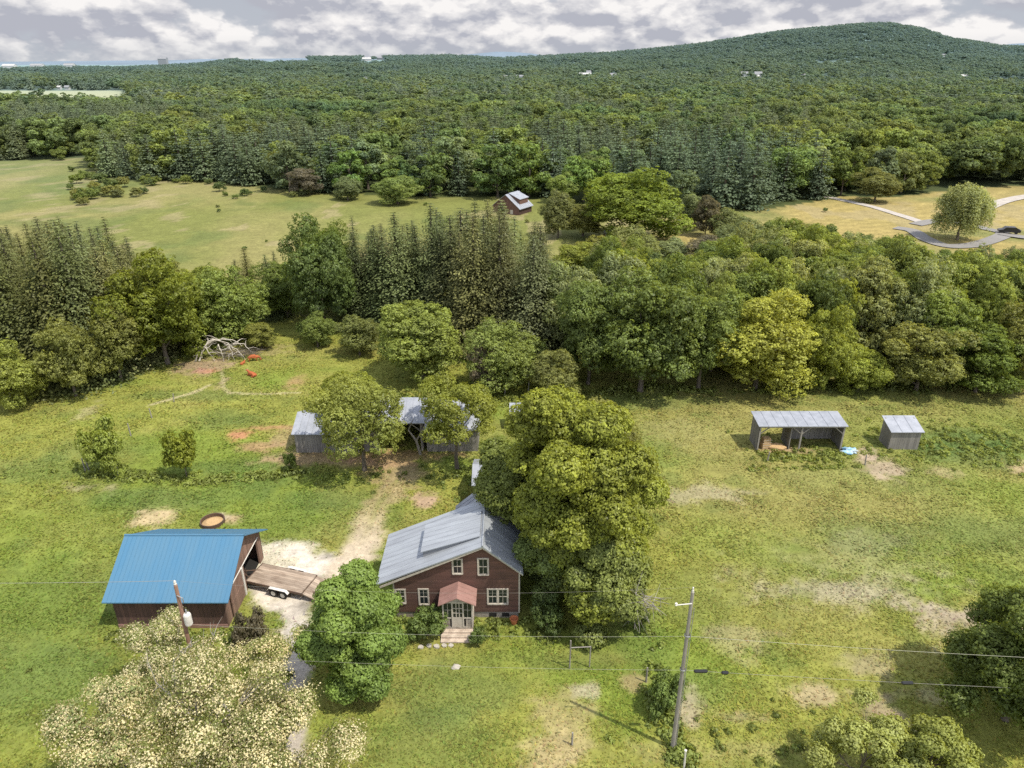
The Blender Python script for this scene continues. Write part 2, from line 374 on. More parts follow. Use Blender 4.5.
LEAFC = dict(green=(.178, .235, .050), bright=(.25, .30, .055), yellow=(.28, .31, .055), olive=(.225, .245, .072), dark=(.135, .185, .046), brown=(.20, .17, .11), maple=(.215, .265, .050), spruce=(.112, .134, .050), pine=(.085, .115, .055), willow=(.32, .345, .15), silver=(.235, .275, .115), red=(.16, .09, .055))
def plant(kit, x, y, H, R, col, name, label, cat='tree', group=None, rz=None, z=None):
    cr, wd, R0, H0 = KIT[kit]
    e = empty(name, (x, y, (h1(x, y) if z is None else z)-.05), rz if rz is not None else random.uniform(0, 6.28), label, cat, group)
    e.scale = (R/R0, R/R0, H/H0)
    c = link('crown', cr, e); c.color = (*(LEAFC[col] if isinstance(col, str) else col), 1); link('trunk', wd, e)
    return e
def ptree(kit, px, pyb, pyt, wpx, col, name, label, group=None, cat='tree'):
    x, y = at(px, pyb); H = wz(px, pyt, y)-h1(x, y)
    Zc = y*cp-(H*.6-CAMZ)*sp; R = wpx/2*Zc/FPX
    H = wz(px, pyt, y+R*.25)-h1(x, y)
    return plant(kit, x, y, H, R, col, name, label, cat, group)

# ------------------------------------------------------------------ ground
def axis(lo, dlo, dhi, hi, d, g):
    a = list(np.arange(dlo, dhi, d)); s = d
    while a[-1] < hi: s *= g; a.append(a[-1]+s)
    b = []; s = d; v = dlo
    while v > lo: s *= g; v -= s; b.append(v)
    return np.array(b[::-1]+a)
GX = axis(-7000, -62, 64, 7000, .36, 1.035); GY = axis(-300, 20, 98, 6000, .36, 1.022)
def seg_d(x, y, pts, closed=False):
    d = np.full(np.shape(x), 1e9); n_ = len(pts)
    for i in range(n_ if closed else n_-1):
        ax, ay = pts[i]; bx, by = pts[(i+1) % n_]; L = (bx-ax)**2+(by-ay)**2+1e-9
        t = np.clip(((x-ax)*(bx-ax)+(y-ay)*(by-ay))/L, 0, 1)
        d = np.minimum(d, np.hypot(x-ax-t*(bx-ax), y-ay-t*(by-ay)))
    return d
def inpoly(x, y, pts):
    c = np.zeros(np.shape(x), bool); n_ = len(pts)
    for i in range(n_):
        ax, ay = pts[i]; bx, by = pts[(i+1) % n_]
        if ay == by: continue
        c ^= ((ay > y) != (by > y)) & (x < (bx-ax)*(y-ay)/(by-ay)+ax)
    return c
W = lambda L: [at(a, b) for a, b in L]
DRIVE = W([(255, 547), (300, 545), (338, 556), (352, 570), (335, 582), (322, 600), (312, 622), (306, 640), (288, 640), (280, 618), (258, 604), (247, 585)])
TRACK = W([(340, 575), (356, 555), (368, 530), (378, 505), (392, 487), (402, 476)])
LANE = W([(300, 630), (297, 660), (294, 690), (290, 720), (287, 770), (285, 830)])
BARE = [  # px, py, rx, ry (m), colour, strength
 (424, 500, 1.3, 1.0, (.40, .28, .20), .95), (160, 515, 1.7, 1.5, (.46, .36, .22), .95), (226, 519, 1.3, .8, (.42, .30, .19), .8), (213, 519, 1.1, .8, (.42, .36, .25), .9),
 (240, 434, 1.3, 1.7, (.40, .19, .11), .95), (263, 428, 2.6, .8, (.36, .19, .11), .7), (262, 447, 2.4, 1.2, (.38, .22, .14), .7), (283, 440, 1.6, 2.6, (.33, .23, .15), .5),
 (206, 371, 2.2, 1.0, (.48, .20, .11), .95), (206, 367, 4.2, 3.4, (.30, .20, .16), .75), (250, 352, 5.5, 2.5, (.28, .20, .14), .55), (296, 381, 1.4, 2.6, (.36, .20, .13), .6),
 (222, 382, .8, 3.0, (.38, .28, .19), .6), (85, 487, 3.0, 1.2, (.36, .30, .21), .6), (84, 413, 1.3, 2.2, (.33, .29, .17), .6), (320, 458, 6.0, 2.0, (.33, .22, .14), .8), (410, 457, 6.5, 1.8, (.36, .22, .14), .75),
 (395, 476, 3.0, 2.6, (.36, .25, .15), .6), (880, 468, 2.2, 3.6, (.36, .28, .21), .85), (866, 455, 1.4, 1.6, (.36, .28, .21), .8), (1023, 468, 1.4, 1.5, (.40, .30, .18), .8), (948, 475, 1.6, 1.4, (.36, .28, .17), .5),
 (705, 494, 6.5, 1.9, (.34, .30, .20), .65), (850, 560, 8.0, 4.0, (.28, .26, .15), .35), (860, 590, 9, 2.6, (.31, .27, .18), .4), (830, 592, 4, 1.5, (.37, .33, .24), .5),
 (960, 622, 4.0, 2.6, (.33, .27, .21), .8), (1000, 618, 4.0, 1.3, (.33, .27, .21), .6), (930, 607, 2.8, .8, (.36, .31, .23), .6), (869, 665, 2.0, 2.0, (.30, .24, .17), .6), (820, 694, 2.4, 1.0, (.40, .32, .20), .8), (900, 732, 2.6, 1.6, (.43, .33, .20), .9),
 (880, 712, 2.0, 2.2, (.30, .23, .17), .7), (930, 695, 2.6, 1.0, (.33, .28, .19), .5), (744, 640, 3.2, 2.2, (.33, .27, .18), .45), (688, 710, .9, 1.6, (.38, .31, .24), .7), (560, 725, 2.0, 3.4, (.37, .30, .16), .6), (545, 755, 2.2, 2.0, (.38, .30, .17), .5),
 (635, 683, 1.0, .8, (.38, .27, .17), .6), (585, 692, .8, .6, (.45, .40, .30), .6), (700, 430, 6, 4, (.26, .25, .10), .4), (650, 435, 6, 5, (.26, .25, .10), .4), (220, 556, 2, 1, (.3, .26, .15), .3),
 (325, 640, 1.2, 3.0, (.34, .27, .17), .6), (275, 640, 2.6, 1.8, (.33, .25, .15), .5), (770, 448, 2.5, .9, (.40, .26, .16), .7), (800, 450, 5, .8, (.34, .25, .16), .6), (770, 752, 8, 1.0, (.30, .26, .13), .35), (740, 715, 1.6, .7, (.33, .24, .2), .4)]
BARE = [(*at(a, b), rx, ry, c, s) for a, b, rx, ry, c, s in BARE]
LUSH = [(950, 440, 9, 3.2, .75), (975, 455, 6, 3, .6), (870, 535, 7, 3.4, .5), (980, 535, 7, 3.4, .45), (640, 400, 10, 3, .5), (260, 470, 8, 4, .6), (150, 500, 9, 2.6, .6), (320, 520, 8, 4, .3), (100, 450, 7, 3, .4), (30, 470, 8, 3, .5), (230, 420, 6, 3, .55),
        (450, 690, 5, 3, .5), (440, 740, 6, 3, .45), (690, 600, 4, 4, .3), (330, 500, 7, 2, .5), (60, 600, 9, 6, .35), (30, 680, 6, 5, .6), (640, 640, 3, 3, .4), (200, 395, 9, 2, .5), (700, 690, 3, 2, .4), (860, 480, 12, 3, .2)]
LUSH = [(*at(a, b), rx, ry, s) for a, b, rx, ry, s in LUSH]
PATHL = W([(222, 372), (224, 388), (230, 393), (262, 394), (298, 393)])
PATHF = W([(150, 405), (195, 392), (210, 385)])
FB = np.array([(-200, 158), (0, 160), (92, 158), (100, 176), (130, 181), (200, 181), (290, 192), (350, 194), (420, 197), (500, 197), (560, 201), (600, 206), (680, 207), (760, 211), (800, 204), (840, 196), (900, 197), (960, 190), (1024, 187), (1300, 185)], float)
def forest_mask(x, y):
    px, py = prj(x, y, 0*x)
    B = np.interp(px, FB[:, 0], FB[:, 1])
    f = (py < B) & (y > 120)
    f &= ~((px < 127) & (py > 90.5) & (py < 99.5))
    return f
def gcol(x, y):
    x = np.asarray(x, float); y = np.asarray(y, float)
    A = np.array
    n1 = fbm(x/14, y/9, 11, 4); n2 = fbm(x/3.2, y/2.2, 21, 4); n3 = fbm(x/45, y/30, 31, 3); n4 = fbm(x/.9, y/.8, 41, 2)
    base = A([.232, .242, .054]); grn = A([.175, .222, .040]); yel = A([.275, .252, .080]); drk = A([.100, .140, .036])
    c = base+(grn-base)*sst(.42, .64, n1)[:, None]
    c = c+(yel-c)*(sst(.5, .78, fbm(x/7, y/4.5, 51, 5))*.5)[:, None]
    # right pasture drier, left field richer
    c = c+(A([.250, .225, .085])-c)*(sst(4, 20, x)*sst(.35, .6, n3)*.6*(y < 110))[:, None]
    c = c+(A([.160, .198, .038])-c)*(sst(-12, -24, x)*sst(70, 50, y)*.55)[:, None]
    c = c+(drk-c)*(sst(.6, .82, n2)*.45)[:, None]
    for lx, ly, rx, ry, s in LUSH:
        d = np.hypot((x-lx)/rx, (y-ly)/ry)+(n2-.5)*1.1
        c = c+(A([.088, .145, .042])-c)*(sst(1.1, .35, d)*s*.9)[:, None]
    dn = (n2-.5)*1.6+(n4-.5)*1.0+(fbm(x/.35, y/.35, 43, 2)-.5)*.6
    bare = np.zeros(len(x))
    for bx, by, rx, ry, bc, s in BARE:
        d = np.hypot((x-bx)/rx, (y-by)/ry)+dn
        f = sst(1.15, .3, d)*s*.92; c = c+(A(bc)-c)*f[:, None]; bare = np.maximum(bare, f)
    near = (y < 110)
    gv = A([.62, .56, .48])*(1-.55*sst(.5, .75, n2))[:, None]+A([.0, .0, .0])
    d = np.where(inpoly(x, y, DRIVE), -seg_d(x, y, DRIVE, True), seg_d(x, y, DRIVE, True))+dn*1.0
    f = sst(.6, -.4, d)*near*(.72+.28*sst(.33, .5, fbm(x/1.7, y/1.5, 71, 3))); c = c+(gv-c)*f[:, None]; bare = np.maximum(bare, f)
    dt = seg_d(x, y, TRACK); t = sst(46, 54, y)
    f = sst(2.0, .8, dt+dn*.9)*near*(.95-.2*t); rut = sst(.12, .5, np.abs(dt-.8))*0+1
    tc = A([.50, .42, .32])*(1-t)[:, None]+A([.34, .27, .15])*t[:, None]
    c = c+(tc-c)*(f*(1-.45*t*sst(.45, .1, dt)))[:, None]; bare = np.maximum(bare, f*(1-.6*t))
    dl = seg_d(x, y, LANE); f = sst(1.25, .7, dl+dn*.7)*near
    lc = A([.46, .42, .37])+(A([.36, .32, .27])-A([.46, .42, .37]))*sst(34.5, 32.5, y)[:, None]
    c = c+(lc-c)*f[:, None]; bare = np.maximum(bare, f)
    for P_, w in ((PATHL, .4), (PATHF, .5)):
        f = sst(w, w*.3, seg_d(x, y, P_)+dn*.25)*.7; c = c+(A([.42, .37, .22])-c)*f[:, None]; bare = np.maximum(bare, f*.7)
    # beneath buildings and deep trees
    far = sst(105, 135, y)
    px, py = prj(x, y, 0*x)
    m = A([.165, .178, .050])+(A([.225, .21, .078])-A([.165, .178, .050]))*sst(.38, .62, fbm(x/40, y/60, 61, 5))[:, None]
    m = m+(A([.105, .14, .04])-m)*(sst(.55, .7, fbm(x/14, y/18, 63, 5))*.6)[:, None]
    mow = sst(30, 60, x)*sst(.3, .5, fbm(x/40, y/25, 77, 3))
    mow = np.maximum(mow, sst(8, 2, np.hypot((x-43)/2.5, (y-155))))
    m = m+(A([.34, .265, .10])*(1+.10*np.sign(np.sin((x*.45+y)*1.5)))[:, None]-m)*(mow*.8*(y < 260))[:, None]
    m = m+(A([.30, .25, .14])-m)*((fbm(x/9, y/14, 81, 4) > .64)*.5)[:, None]
    c = c+(m-c)*far[:, None]
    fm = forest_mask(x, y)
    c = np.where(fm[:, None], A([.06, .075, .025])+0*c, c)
    farf = ((y > 700) & ~fm)
    c = np.where(farf[:, None], A([.40, .38, .17])+0*c, c)
    belt = (y > 84) & (y < 116) & ((px > 560) | (px < 150)) & near
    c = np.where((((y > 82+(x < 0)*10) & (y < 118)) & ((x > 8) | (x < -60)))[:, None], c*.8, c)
    return np.clip(c, 0, 1), bare
gx, gy = np.meshgrid(GX, GY); fx, fy = gx.ravel(), gy.ravel()
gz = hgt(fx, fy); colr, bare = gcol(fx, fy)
m, n, o = nm('ground'); b = n.nodes.new('ShaderNodeBsdfPrincipled'); b.inputs['Roughness'].default_value = .95; b.inputs['Specular IOR Level'].default_value = .15
a = N(n, 'ShaderNodeAttribute', attribute_name='tint'); g = n.nodes.new('ShaderNodeNewGeometry')
n1 = N(n, 'ShaderNodeTexNoise', Scale=2.2, Detail=8., Roughness=.7); n.links.new(g.outputs['Position'], n1.inputs['Vector'])
n2 = N(n, 'ShaderNodeTexNoise', Scale=.22, Detail=8., Roughness=.65); n.links.new(g.outputs['Position'], n2.inputs['Vector'])
v = mth(n, 'MULTIPLY', rng_map(n, n1.outputs['Fac'], .3, .7, .72, 1.28), rng_map(n, n2.outputs['Fac'], .3, .7, .86, 1.14))
n3 = N(n, 'ShaderNodeTexNoise', Scale=.7, Detail=6., Roughness=.7); n.links.new(g.outputs['Position'], n3.inputs['Vector']); v = mth(n, 'MULTIPLY', v, rng_map(n, n3.outputs['Fac'], .3, .7, .84, 1.16))
cc = n.nodes.new('ShaderNodeCombineXYZ')
for i in range(3): n.links.new(v, cc.inputs[i])
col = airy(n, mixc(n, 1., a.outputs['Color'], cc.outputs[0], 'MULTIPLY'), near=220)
bp = n.nodes.new('ShaderNodeBump'); bp.inputs['Strength'].default_value = .7; bp.inputs['Distance'].default_value = .12
n.links.new(n1.outputs['Fac'], bp.inputs['Height']); n.links.new(bp.outputs[0], b.inputs['Normal'])
n.links.new(col, b.inputs['Base Color']); n.links.new(b.outputs[0], o.inputs[0]); M['ground'] = m
nx, ny = len(GX), len(GY); I = np.arange(nx*ny).reshape(ny, nx)
F = np.stack([I[:-1, :-1], I[:-1, 1:], I[1:, 1:], I[1:, :-1]], -1).reshape(-1, 4)
me = raw_mesh('ground', np.stack([fx, fy, gz], 1), F, M['ground'], [('tint', 'FLOAT_COLOR', 'POINT', colr)]); me.shade_smooth()
link('ground', me)['kind'] = 'structure'

# far blue hills on the horizon
HS = [(-500, 63), (0, 62), (300, 58), (440, 58), (470, 54), (498, 51.5), (530, 53), (560, 57), (620, 56), (960, 52), (990, 47), (1010, 43.5), (1040, 43), (1200, 50), (1500, 60)]
hy = np.array([8200, 8700, 9300, 10000, 11500.]); hp = np.array([-.1, .35, 1., .9, .1])
hx = np.linspace(-8000, 9000, 160); kx = np.array([ray(a, b)[0]/ray(a, b)[1]*9300 for a, b in HS]); kz = np.array([wz(a, b, 9300) for a, b in HS])
V = []
for yy, q in zip(hy, hp):
    zz = np.interp(hx*9300/yy, kx, kz)+(fbm(hx/400, hx*0+yy, 4, 3)-.5)*20
    V.append(np.stack([hx, 0*hx+yy, -20+(zz+20)*q], 1))
V = np.concatenate(V); I = np.arange(len(V)).reshape(5, -1)
F = np.stack([I[:-1, :-1], I[:-1, 1:], I[1:, 1:], I[1:, :-1]], -1).reshape(-1, 4)
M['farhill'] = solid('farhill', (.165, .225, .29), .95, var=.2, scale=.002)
me = raw_mesh('distant_hills', V, F, M['farhill']); me.shade_smooth(); link('distant_hills', me)['kind'] = 'structure'

# grass: uncountable tufts over the near ground
m, n, o = nm('grass'); a = N(n, 'ShaderNodeAttribute', attribute_name='tint')
d = n.nodes.new('ShaderNodeBsdfDiffuse'); t = n.nodes.new('ShaderNodeBsdfTranslucent'); mx = n.nodes.new('ShaderNodeMixShader'); mx.inputs[0].default_value = .25
n.links.new(a.outputs['Color'], d.inputs[0]); n.links.new(a.outputs['Color'], t.inputs[0]); n.links.new(d.outputs[0], mx.inputs[1]); n.links.new(t.outputs[0], mx.inputs[2]); n.links.new(mx.outputs[0], o.inputs[0]); M['grass'] = m
def grass(n_, seed):
    r = np.random.default_rng(seed)
    y = 20+(96-20)*r.random(n_)**1.25; x = r.uniform(-1, 1, n_)*(y*.72+20); 
    x = np.clip(x, -80, 80)
    k = (fbm(x/1.3, y/1.3, 91, 3) > .1+.5*r.random(n_)); x, y = x[k], y[k]
    c, ba = gcol(x, y); pxx, pyy = prj(x, y, 0*x)
    ok = (ba < .2+.8*r.random(len(ba))**1.5) & ~((x > -9) & (x < 1.4) & (y > 38.8) & (y < 48)) & ~((x > -27.6) & (x < -19.6) & (y > 38) & (y < 45.9)); x, y, c = x[ok], y[ok], c[ok]
    n_ = len(x); z = hgt(x, y); lus = sst(.12, .08, c[:, 0]); hh = r.uniform(.035, .12, n_)*(1+1.0*lus)*(1+y/140)*(.6+fbm(x/2.5, y/2.5, 95, 2)*.9); ww = hh*r.uniform(.45, .8, n_)
    a = r.uniform(0, 6.28, n_); ln = r.normal(size=(n_, 2))*.45
    V = np.empty((n_, 3, 3)); V[:, 0] = np.stack([x-np.cos(a)*ww, y-np.sin(a)*ww, z-.02], 1); V[:, 1] = np.stack([x+np.cos(a)*ww, y+np.sin(a)*ww, z-.02], 1)
    a2 = a+PI/2; V[:, 2] = np.stack([x+np.cos(a2)*hh*1.5, y+np.sin(a2)*hh*1.5, z+hh*r.uniform(.35, .8, n_)], 1)
    c = c*(r.normal(1.10, .2, n_)[:, None])*(1+r.normal(0, .06, (n_, 3)))
    me = raw_mesh('grass', V.reshape(-1, 3), np.arange(n_*3).reshape(-1, 3), M['grass'], [('tint', 'FLOAT_COLOR', 'POINT', np.clip(np.repeat(c, 3, 0), .01, .8))], nv=3)
    tag(link('grass', me), 'short yellow green pasture grass covering the farm fields', 'grass', kind='stuff')
grass(760000, 5)
# weeds: leafy ground cover along fence lines and in lush patches
def weeds():
    r = np.random.default_rng(12); X = []; Y = []; S = []
    def blob(px, py, rx, ry, n_, s=.5):
        x, y = at(px, py); a = r.normal(size=(n_, 2)); X.extend(x+a[:, 0]*rx*.5); Y.extend(y+a[:, 1]*ry*.5); S.extend(r.uniform(.5, 1.2, n_)*s)
    def line(P_, w, n_, s=.45):
        P_ = W(P_)
        for i in range(len(P_)-1):
            t = r.random(n_); X.extend(P_[i][0]+(P_[i+1][0]-P_[i][0])*t+r.normal(size=n_)*w); Y.extend(P_[i][1]+(P_[i+1][1]-P_[i][1])*t+r.normal(size=n_)*w); S.extend(r.uniform(.4, 1.2, n_)*s)
    line([(85, 474), (140, 478), (200, 482), (260, 476), (300, 474)], .45, 42, .5)
    line([(755, 457), (800, 458), (845, 458)], .5, 50, .42); line([(750, 470), (860, 466)], .25, 60, .3)
    line([(640, 388), (740, 392), (830, 388), (900, 386), (1020, 386)], .7, 50, .55); line([(105, 635), (150, 640), (200, 640), (240, 632)], .3, 26, .38)
    line([(480, 628), (520, 626), (560, 634)], .5, 24, .4); line([(385, 625), (430, 632)], .4, 26, .5); line([(655, 700), (672, 745), (684, 760)], .45, 34, .5); line([(646, 620), (655, 690)], .4, 16, .4)
    line([(0, 405), (60, 392), (120, 375), (180, 358), (240, 343)], .6, 30, .5); line([(262, 640), (272, 665), (278, 690)], .5, 16, .4)
    blob(950, 440, 14, 3.5, 190, .4); blob(985, 452, 8, 3, 80, .4); blob(730, 745, 6, 2, 30, .35); blob(440, 398, 9, 4, 90, .55); blob(490, 400, 6, 4, 60, .6); blob(620, 392, 7, 3, 60, .6); blob(860, 385, 6, 2, 40, .7)
    blob(245, 640, 2, 1.2, 14, .4); blob(500, 470, 4, 3, 40, .5); blob(455, 478, 5, 2, 50, .4); blob(350, 480, 5, 2, 40, .3); blob(820, 452, 6, 1, 30, .4); blob(100, 470, 3, 1.5, 20, .5); blob(40, 700, 8, 6, 20, .3)
    X = np.array(X); Y = np.array(Y); S = np.array(S); k = 26
    e = unit(r.normal(size=(len(X), k, 3))+np.array([0, 0, .6])); e[:, :, 2] = np.abs(e[:, :, 2])
    base = np.stack([X, Y, hgt(X, Y)], 1)
    P = base[:, None]+e*S[:, None, None]*r.uniform(.5, 1, (len(X), k, 1))*np.array([1, 1, .85]); tone = np.repeat(r.uniform(.7, 1.5, len(X)), k)*r.uniform(.8, 1.2, len(X)*k)
    o_ = link('weeds', leaves('weeds', P.reshape(-1, 3), (e+r.normal(size=e.shape)*.4).reshape(-1, 3), np.repeat(S, k)*.42+.05, tone, M['leaf'], r=r))
    o_.color = (.21, .25, .06, 1); tag(o_, 'leafy weeds and tall growth along fence lines and pasture edges', 'weeds', kind='stuff')
weeds()

# ------------------------------------------------------------------ roads beyond the trees
def ribbon(name, pts, w, mat, dz=.06, kind='structure'):
    P = [Vector((*at(a, b), 0)) for a, b in pts]; Q = []
    for i in range(len(P)-1):
        a, b, c_, d = P[max(i-1, 0)], P[i], P[i+1], P[min(i+2, len(P)-1)]
        for k in range(8):
            t = k/8; Q.append(.5*((2*b)+(c_-a)*t+(2*a-5*b+4*c_-d)*t*t+(3*b-a-3*c_+d)*t**3))
    Q.append(P[-1]); V = []; F = []
    for i, q in enumerate(Q):
        d = (Q[min(i+1, len(Q)-1)]-Q[max(i-1, 0)]).normalized(); s = Vector((-d.y, d.x, 0))*w/2
        for u in (-1, -.33, .33, 1): p = q+s*u; V.append((p.x, p.y, h1(p.x, p.y)+dz))
    for i in range(len(Q)-1):
        for u in range(3): F.append((i*4+u, i*4+u+1, i*4+u+5, i*4+u+4))
    mb = MB(); mb.add(V, F); mb.build(name, mat, kind=kind)
ribbon('gravel_driveway', [(826, 197), (850, 202), (876, 208), (902, 216), (920, 222)], 2.6, M['gravelroad'], .12)
ribbon('road', [(895, 228), (912, 231), (925, 239), (945, 246), (970, 246), (990, 241), (1004, 234), (985, 229), (965, 224), (940, 221), (915, 225)], 3.3, M['asphalt'], .16)
ribbon('gravel_road', [(972, 223), (978, 214), (992, 206), (1010, 200), (1032, 196)], 3.6, M['gravelroad'], .2)
ribbon('road', [(1000, 234), (1024, 238), (1060, 240)], 3.6, M['asphalt'], .24)

# ------------------------------------------------------------------ house
def window(parent, x0, x1, z0, z1, y, cols=1, sash=True, name='window', nrm=-1):
    """double-hung window on a wall facing -Y at plane y"""
    t = .09; fr = MB()
    fr.box((x0-t, y-.05, z0-t), (x0, y+.02, z1+t)); fr.box((x1, y-.05, z0-t), (x1+t, y+.02, z1+t))
    fr.box((x0, y-.05, z1), (x1, y+.02, z1+t)); fr.box((x0-.05, y-.09, z0-t), (x1+.05, y+.02, z0))
    for k in range(1, cols):
        xm = x0+(x1-x0)*k/cols; fr.box((xm-.05, y-.048, z0), (xm+.05, y+.02, z1))
    w = fr.build(name, M['trim'], parent)
    s = MB(); zm = (z0+z1)/2; b = .04
    for k in range(cols):
        a = x0+(x1-x0)*k/cols+(.05 if k else 0); c_ = x0+(x1-x0)*(k+1)/cols-(.05 if k < cols-1 else 0)
        s.box((a, y-.035, zm-.03), (c_, y+.02, zm+.03)); s.box((a, y-.03, z0), (a+b, y+.02, z1)); s.box((c_-b, y-.03, z0), (c_, y+.02, z1))
        xm = (a+c_)/2; s.box((xm-.014, y-.028, z0), (xm+.014, y+.02, z1)); s.box((a, y-.03, z0), (c_, y+.018, z0+b)); s.box((a, y-.03, z1-b), (c_, y+.018, z1))
    s.build('sash', M['trim'], w)
    MB().box((x0, y-.02, z0), (x1, y+.015, z1)).build('pane', M['glass'], w)
    return w
def seams(mb, q, n_, w=.05, h=.05):
    """standing seams on roof quad q=(eave0, eave1, ridge1, ridge0)"""
    a, b, c_, d = [Vector(v) for v in q]
    for i in range(1, n_):
        t = i/n_; p = a.lerp(b, t); r = d.lerp(c_, t); s = (b-a).normalized()*w/2; up = Vector((0, 0, h))
        mb.hexa([tuple(v) for v in (p-s, p+s, r+s, r-s, p-s+up, p+s+up, r+s+up, r-s+up)])
def flip(q): return [q[0], q[1], q[2], q[3]]
HX0, HX1, HY0, HY1 = -8.2, .5, 39.0, 44.1
RX, RZ = -1.98, 6.45
house = empty('farmhouse', (0, 0, 0), 0, 'old brown red shingled farmhouse with grey metal roof and small enclosed porch', 'house')
zl, zr = RZ-(RX-HX0)*.437-.08, RZ-(HX1-RX)*.835-.08
MB().prism([(HX0, .55), (HX1, .55), (HX1, zr), (RX, RZ-.08), (HX0, zl)], 1, HY0, HY1).build('wall', M['siding'], house)
MB().box((HX0+.06, HY0+.06, -.3), (HX1-.06, HY1-.06, .55)).build('foundation', M['foundation'], house)
tr = MB()
for xx in (HX0, HX1): tr.box((xx-.05, HY0-.03, .5), (xx+.05, HY0+.05, (zl if xx < -4 else zr)-.03))
tr.slab([(HX0-.9, HY0-.31, 3.05+.04), (HX0-.9, HY0-.27, 3.05+.04), (RX, HY0-.27, RZ-.03), (RX, HY0-.31, RZ-.03)], .18)
tr.slab([(RX, HY0-.31, RZ-.03), (RX, HY0-.27, RZ-.03), (.74, HY0-.27, 4.19-.03), (.74, HY0-.31, 4.19-.03)], .18)
tr.build('trim', M['trim'], house)
rf = MB(); ye, yb = HY0-.35, HY1+.25
qL = [(-9.36, yb, 3.26), (-9.36, ye, 3.26), (RX, ye, RZ+.03), (RX, yb, RZ+.03)]
qR = [(.76, ye, 4.17), (.76, yb, 4.17), (RX, yb, RZ+.03), (RX, ye, RZ+.03)]
rf.slab(qL, .1); rf.slab(qR, .1); seams(rf, qL, 11, .03, .02); seams(rf, qR, 11, .03, .02)
rf.tube([(RX, ye, RZ+.04), (RX, yb, RZ+.04)], .07, 6)
roof = rf.build('roof', M['steel_roof'], house)
dm = MB(); dy0, dy1 = 39.75, 42.9                      # low shed dormer
dq = [(-6.3, dy1, 5.16), (-6.3, dy0, 5.16), (-2.2, dy0, 6.52), (-2.2, dy1, 6.52)]
dm.slab(dq, .07); seams(dm, dq, 6, .03, .02); dorm = dm.build('dormer', M['steel_roof'], house)
MB().prism([(-6.15, 4.66), (-6.15, 5.11), (-2.4, 6.38), (-2.4, 6.27)], 1, dy0+.1, dy1-.1).build('dormer_wall', M['far_grey'], dorm)  # grey puts the shade on the front cheek into the wall colour
for (x0, x1, z0, z1, c_) in ((-8.06, -7.48, 1.40, 2.52, 1), (-6.45, -5.86, 1.30, 2.56, 1), (-4.02, -3.44, 3.98, 5.14, 1), (-2.28, -1.66, 3.90, 5.18, 1), (-1.66, -.33, 1.34, 2.56, 2)):
    window(house, x0, x1, z0, z1, HY0, c_)
for x0 in (-4.9, -1.6, -.7): MB().box((x0, HY0+.03, .1), (x0+.5, HY0+.1, .42)).build('cellar_window', M['dark'], house)
ch = MB(); ch.box((-.9, 43.2, 4.4), (-.35, 43.75, 7.0)); ch.box((-.96, 43.14, 7.0), (-.29, 43.81, 7.12)); ch.build('chimney', M['foundation'], house)
# porch
px0, px1, py0, py1 = -4.74, -2.66, 37.55, 38.98; pc = (px0+px1)/2
por = MB(); por.box((px0, py0, .35), (px1, py1, .5)); por.box((px0+.06, py0+.06, -.2), (px1-.06, py1, .35))
for (a, b_) in ((px0, px0+.55), (px1-.55, px1)): por.box((a+.05, py0+.05, .5), (b_-.05, py0+.11, 1.25))
por.box((px0+.05, py0+.11, .5), (px0+.11, py1, 1.25)); por.box((px1-.11, py0+.11, .5), (px1-.05, py1, 1.25))
porch = por.build('porch', M['porchwood'], house)
ps = MB()
for x in (px0, px0+.62, px1-.62-.1, px1-.1): ps.box((x, py0, .5), (x+.1, py0+.1, 2.75))
for x in (px0, px1-.1): ps.box((x, py1-.12, .5), (x+.1, py1-.02, 2.75))
ps.box((px0, py0-.01, 2.62), (px1, py0+.11, 2.76)); ps.box((px0+.1, py0+.02, 1.25), (px0+.62, py0+.12, 1.33)); ps.box((px1-.62, py0+.02, 1.25), (px1-.1, py0+.12, 1.33))
for x in (px0, px1-.1): ps.box((x, py0+.1, 1.25), (x+.1, py1-.12, 1.33)); ps.box((x, py0+.1, 2.62), (x+.1, py1-.12, 2.76))
for x in (px0+.36, px1-.36): ps.box((x-.015, py0+.04, 1.33), (x+.015, py0+.07, 2.62)); ps.box((x-.26, py0+.045, 1.97), (x+.26, py0+.068, 2.0))
ps.prism([(px0, 2.76), (px1, 2.76), (pc, 3.2)], 1, py0+.01, py0+.06)
ps.build('frame', M['trim'], porch)
for a, b_ in ((px0+.1, px0+.62), (px1-.62, px1-.1)): MB().box((a, py0+.05, 1.33), (b_, py0+.06, 2.62)).build('window', M['glass'], porch)
for x in (px0+.05, px1-.06): MB().box((x, py0+.1, 1.33), (x+.01, py1-.12, 2.62)).build('window', M['glass'], porch)
dr = MB(); dr.box((pc-.37, py0+.03, .52), (pc+.37, py0+.08, 1.3))
for zz in (1.3, 1.7, 2.1, 2.54): dr.box((pc-.37, py0+.03, zz), (pc+.37, py0+.08, zz+.05))
for xx in (-.37, -.13, .08, .31): dr.box((pc+xx, py0+.028, 1.3), (pc+xx+.06, py0+.078, 2.58))
dr.build('door', M['trim'], porch)
MB().box((pc-.36, py0+.05, 1.3), (pc+.36, py0+.06, 2.56)).build('door_glass', M['glass'], porch)
pr_ = MB(); e = .24
q1 = [(px0-e, py1-.02, 2.66), (px0-e, py0-.3, 2.66), (pc, py0-.3, 3.3), (pc, py1-.02, 3.3)]; q2 = [(px1+e, py0-.3, 2.66), (px1+e, py1-.02, 2.66), (pc, py1-.02, 3.3), (pc, py0-.3, 3.3)]
pr_.slab(q1, .06); pr_.slab(q2, .06); seams(pr_, q1, 4, .03, .025); seams(pr_, q2, 4, .03, .025); pr_.build('porch_roof', M['red_roof'], porch)
st = MB()
